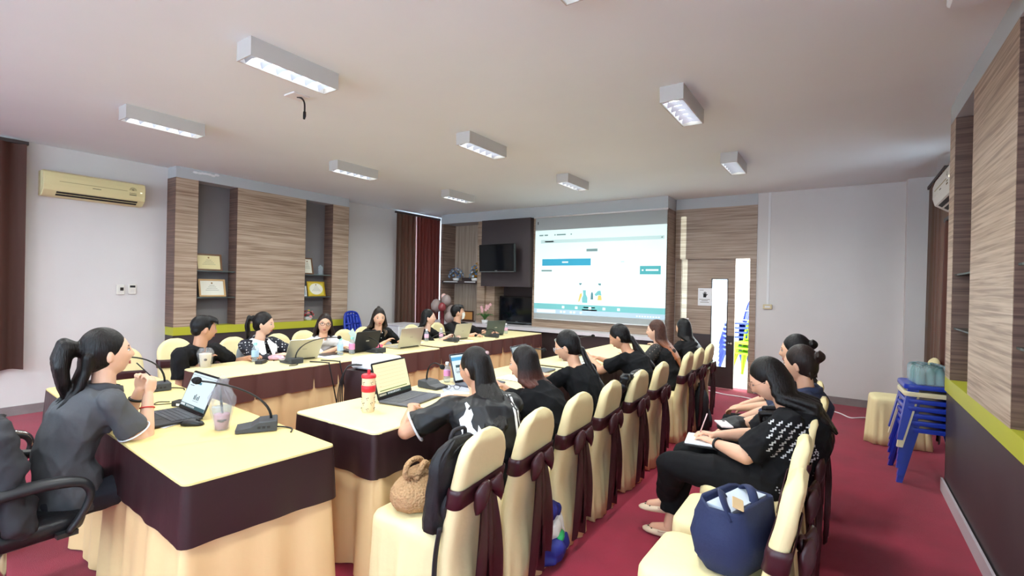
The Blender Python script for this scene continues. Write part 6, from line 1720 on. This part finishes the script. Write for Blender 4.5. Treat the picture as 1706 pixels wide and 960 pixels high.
# ================================================================== BAGS
def backpack(loc, rz, w, d, h, m, m2, label, tilt=0.0, straps=True):
    t = thing('backpack', label, 'backpack', loc, rz); M = Rx(tilt)
    rings = []
    for i in range(11):
        q = i/10; k = (1-.10*(1-q)**2) if q < .7 else math.sqrt(max(.02, 1-((q-.7)/.3)**2*.86)); kd = k*(1-.35*q)
        rings.append([M @ V((x+.004*math.sin(i*2+j), y+.005*math.sin(j*1.7+i), h*q)) for j, (x, y) in enumerate(rrect(0, 0, w*k, d*kd, min(w*k, d*kd)*.35, 0, 5))])
    MB().loft(rings).build('main_bag', m, t, True)
    rings = []
    for i in range(7):
        q = i/6; k = math.sin(PI*(.18+.64*q))
        rings.append([M @ V((x, y-d*.5*(.92-.25*q), h*(.06+.42*q))) for (x, y) in rrect(0, 0, w*.74*k, d*.32*k+.01, .014, 0, 4)])
    MB().loft(rings).build('front_pocket', m2, t, True)
    MB().tube([M @ V(p) for p in smooth_path([(-.05, .02, h*.97), (-.035, .02, h*1.06), (.035, .02, h*1.06), (.05, .02, h*.97)], 4)], .009, 8).build('grab_handle', m2, t, True)
    if straps:
        for s in (-1, 1):
            MB().tube([M @ V(p) for p in smooth_path([(s*w*.2, d*.30, h*.93), (s*w*.27, d*.62, h*.7), (s*w*.3, d*.6, h*.35), (s*w*.33, d*.42, h*.08)], 5)], .022, 8, flat=.3).build('shoulder_strap', m2, t, True)
    MB().tube([M @ V(p) for p in smooth_path([(-w*.44, -d*.2, h*.3), (-w*.40, -d*.30, h*.72), (0, -d*.22, h*.93), (w*.40, -d*.30, h*.72), (w*.44, -d*.2, h*.3)], 5)], .004, 6).build('zip', m_blk, t, True)
    return t
m_bpk = mat('black_nylon', (26, 26, 30), .6, bump=.15, bscale=50); m_bpk2 = mat('black_padding', (36, 35, 40), .7, bump=.15, bscale=90)
m_gpk = mat('grey_canvas', (142, 146, 148), .8, bump=.1, bscale=60); m_gpk2 = mat('grey_strap', (168, 172, 172), .75)
backpack((-1.43, 1.64, .49), R90, .31, .09, .39, m_bpk, m_bpk2, 'black backpack hung against the back of the nearest chair', .17)
backpack((-5.13, 2.70, .487), -R90+.15, .34, .17, .46, m_gpk, m_gpk2, 'light grey backpack standing on a chair beside the polka dot blouse', -.15)
backpack((-1.30, 5.72, .0), R90+.3, .32, .2, .46, m_bpk, m_bpk2, 'black backpack on the floor near the glass door')
# strap of the near backpack hanging to the floor
o = MB().tube(smooth_path([(0, 0, .52), (-.015, -.01, .38), (-.01, -.015, .2), (.02, -.01, .03)]), .016, 8, flat=.35).build('loose_strap', m_bpk2, None, True); o.location = (-1.37, 1.52, 0); tag(o, 'black strap hanging beside the seat of the nearest chair', 'strap')
# crocheted bag
m_cro = mat('crochet_tan', (178, 140, 100), .9); nt = m_cro.node_tree
tc = nt.nodes.new('ShaderNodeTexCoord'); vo = nt.nodes.new('ShaderNodeTexVoronoi'); vo.inputs['Scale'].default_value = 95; bp = nt.nodes.new('ShaderNodeBump'); bp.inputs['Strength'].default_value = .9; bp.inputs['Distance'].default_value = .008; bp.invert = True
nt.links.new(tc.outputs['Object'], vo.inputs['Vector']); nt.links.new(vo.outputs['Distance'], bp.inputs['Height']); nt.links.new(bp.outputs[0], nt.nodes['Principled BSDF'].inputs['Normal'])
t = thing('crochet_bag', 'tan crocheted handbag with knotted handle on the nearest chair seat', 'handbag', (-1.655, 1.665, .486), .3)
rings = []
for (z, rx_, ry_, ox) in ((.0, .06, .07, 0), (.012, .095, .11, 0), (.05, .115, .135, 0), (.10, .110, .13, -.005), (.14, .085, .105, -.01), (.165, .05, .07, -.01), (.18, .035, .055, -.005), (.20, .045, .075, 0), (.215, .03, .06, 0)):
    rings.append([V((ox+rx_*math.cos(q)*(1+.04*math.sin(7*q)), ry_*math.sin(q)*(1+.05*math.sin(9*q+1)), z*.82)) for q in [2*PI*k/28 for k in range(28)]])
MB().loft(rings).build('pouch', m_cro, t, True)
MB().tube(smooth_path([(.0, -.05, .14), (-.01, -.09, .17), (-.01, -.07, .215), (-.005, 0, .22), (0, .05, .195), (0, .05, .155)], 5), .013, 10).build('handle', m_cro, t, True)
MB().tube(smooth_path([(.02, -.05, .14), (.03, -.01, .19), (.03, .03, .195), (.03, .06, .155), (.02, .03, .14)], 5), .015, 10).build('knot', m_cro, t, True)
# navy tote
m_nv = mat('navy_canvas', (30, 40, 76), .75, bump=.12, bscale=70); m_tan = mat('tan_leather', (196, 168, 128), .55); m_lin = mat('tote_lining', (190, 200, 214), .7)
t = thing('tote_bag', 'navy canvas tote bag with tan leather tab on the nearest aisle chair', 'tote bag', (-.33, 2.06, .486), 1.25)
rings = []
for (z, w_, d_, ox) in ((0, .22, .15, 0), (.01, .26, .18, 0), (.07, .31, .22, 0), (.15, .32, .22, .0), (.22, .30, .19, .005), (.27, .28, .16, .01), (.285, .275, .15, .01), (.27, .26, .135, .01), (.22, .25, .13, .01)):
    rings.append([V((ox+x*1.12+.006*math.sin(i*1.1+z*30), y*1.1+.008*math.sin(i*.9+z*20), z*.86+(.018*math.cos(x*14) if z > .2 else 0))) for i, (x, y) in enumerate(rrect(0, 0, w_, d_, d_*.42, 0, 7))])
MB().loft(rings).build('body', m_nv, t, True)
MB().box((-.13, -.05, .19), (.13, .05, .24), M=T(.01, 0, 0)).build('folded_contents', m_lin, t)
MB().tube(smooth_path([(-.13, -.06, .21), (-.12, -.02, .26), (-.05, .03, .27), (.02, .05, .22)], 5), .018, 8, flat=.3).build('handle', m_nv, t, True)
MB().tube(smooth_path([(.02, -.07, .22), (.06, -.03, .27), (.11, .02, .26), (.13, .05, .21)], 5), .018, 8, flat=.3).build('handle', m_nv, t, True)
MB().rbox((-.05, -.02, 0), (.05, .02, .004), .006, M=T(-.09, -.055, .262) @ Rz(.5) @ Rx(.3)).build('leather_tab', m_tan, t)
# blue / white / green bag on the floor
m_sb = mat('bag_blue', (36, 44, 130), .6); m_sw = mat('bag_white', (226, 226, 224), .6); m_sg = mat('bag_green', (40, 160, 92), .6)
t = thing('sports_bag', 'slumped blue, white and green bag on the floor between chairs', 'bag', (-1.36, 2.40, 0), .4)
def lump(n, m, pts, disp=.012):
    b = MB()
    for (c, r) in pts: b.ell(c, r, 12, 9)
    me = voxel(b, .010, 3, .5, n, disp=disp, freq=26, seed=len(n)); me.materials.append(m); put(n, me, t, True)
lump('lower_panel', m_sb, [((0, 0, .05), (.12, .16, .05)), ((.05, .09, .06), (.08, .10, .06)), ((.02, -.06, .1), (.10, .08, .06))])
lump('white_panel', m_sw, [((0, .02, .17), (.09, .13, .08)), ((.06, .09, .14), (.04, .05, .10))])
lump('green_panel', m_sg, [((.075, .0, .14), (.035, .07, .03))])
lump('upper_panel', m_sb, [((-.01, .0, .27), (.08, .11, .06)), ((.03, .09, .24), (.05, .05, .06))])
# leather jacket on the fourth chair
b = MB()
for k in range(6):
    x = -.17+.26*k/5
    b.rc((x, -.30, .90), (x*1.05, -.16, .50), .035, .045, 10); b.rc((x, -.33, .915), (x, -.30, .80), .03, .02, 10)
b.rc((-.17, -.29, .88), (-.21, -.18, .45), .04, .05, 10)
me = voxel(b, .011, 4, .5, 'jacket', disp=.03, freq=22, seed=4); me.materials.append(mat('glossy_leather', (24, 24, 28), .3, bump=.2, bscale=40)); o = put('leather_jacket', me, None, True)
o.location = (-1.65, 3.68, -.04); o.rotation_euler = (0, 0, R90-.02); tag(o, 'black leather jacket hung inside the back of a cream chair', 'jacket')
# notebook and phone on the lap of the woman writing
t = thing('notebook', 'open notebook with black cover on the lap of the patterned blouse woman', 'notebook', (-.685, 3.04, .628), .15)
MB().rbox((-.085, -.11, 0), (.085, .11, .012), .006).build('cover', m_blk, t); MB().rbox((-.08, -.105, .012), (.08, .105, .022), .004).build('pages', m_paper, t)
t = thing('mobile_phone', 'pale phone held in the hand above the notebook', 'phone', (-.60, 3.26, .70), .5)
MB().rbox((-.036, -.075, 0), (.036, .075, .009), .008).build('case', mat('phone_case', (206, 196, 196), .4), t); MB().lathe([(0, 0), (.008, 0), (.008, .003), (0, .003)], 12, c=(.015, .05, .009)).build('camera', m_blk, t)
b = MB(); b.ell((0, 0, .05), (.10, .12, .05)); b.ell((.02, .02, .08), (.07, .09, .04)); me = voxel(b, .01, 3, .5, 'bag', disp=.01, freq=25); me.materials.append(m_bpk)
o = put('handbag', me, None, True); o.location = (-.58, 3.46, .60); tag(o, 'small black handbag on the lap of the woman in dark blue', 'handbag')
# white cable on the carpet
pts = [(-1.72, 7.9, .008), (-1.45, 7.75, .008), (-1.2, 7.72, .008), (-.98, 7.62, .008), (-.7, 7.35, .008), (-.45, 7.4, .008), (-.2, 7.62, .008), (-.02, 7.52, .008), (.1, 7.32, .008), (.22, 7.42, .008), (.36, 7.5, .008)]
o = MB().tube(smooth_path(pts, 6), .008, 6).build('floor_cable', mat('white_cable', (236, 226, 228), .5), None, True); tag(o, 'white cable snaking over the carpet along the back wall', 'cable')
# cables from the left row table edge to the floor
for (x, y, lb) in ((-4.02, 2.86, 'black cable hanging down the left row skirt, nearer one'), (-4.02, 2.98, 'black cable hanging down the left row skirt, farther one')):
    o = MB().tube(smooth_path([(-.22, -.06, .766), (-.03, 0, .768), (.0, 0, .74), (.03, .05, .45), (.05, .12, .1), (.06, .14, .006)]), .006, 6).build('hanging_cable', m_blk, None, True); o.location = (x, y, 0); tag(o, lb, 'cable')
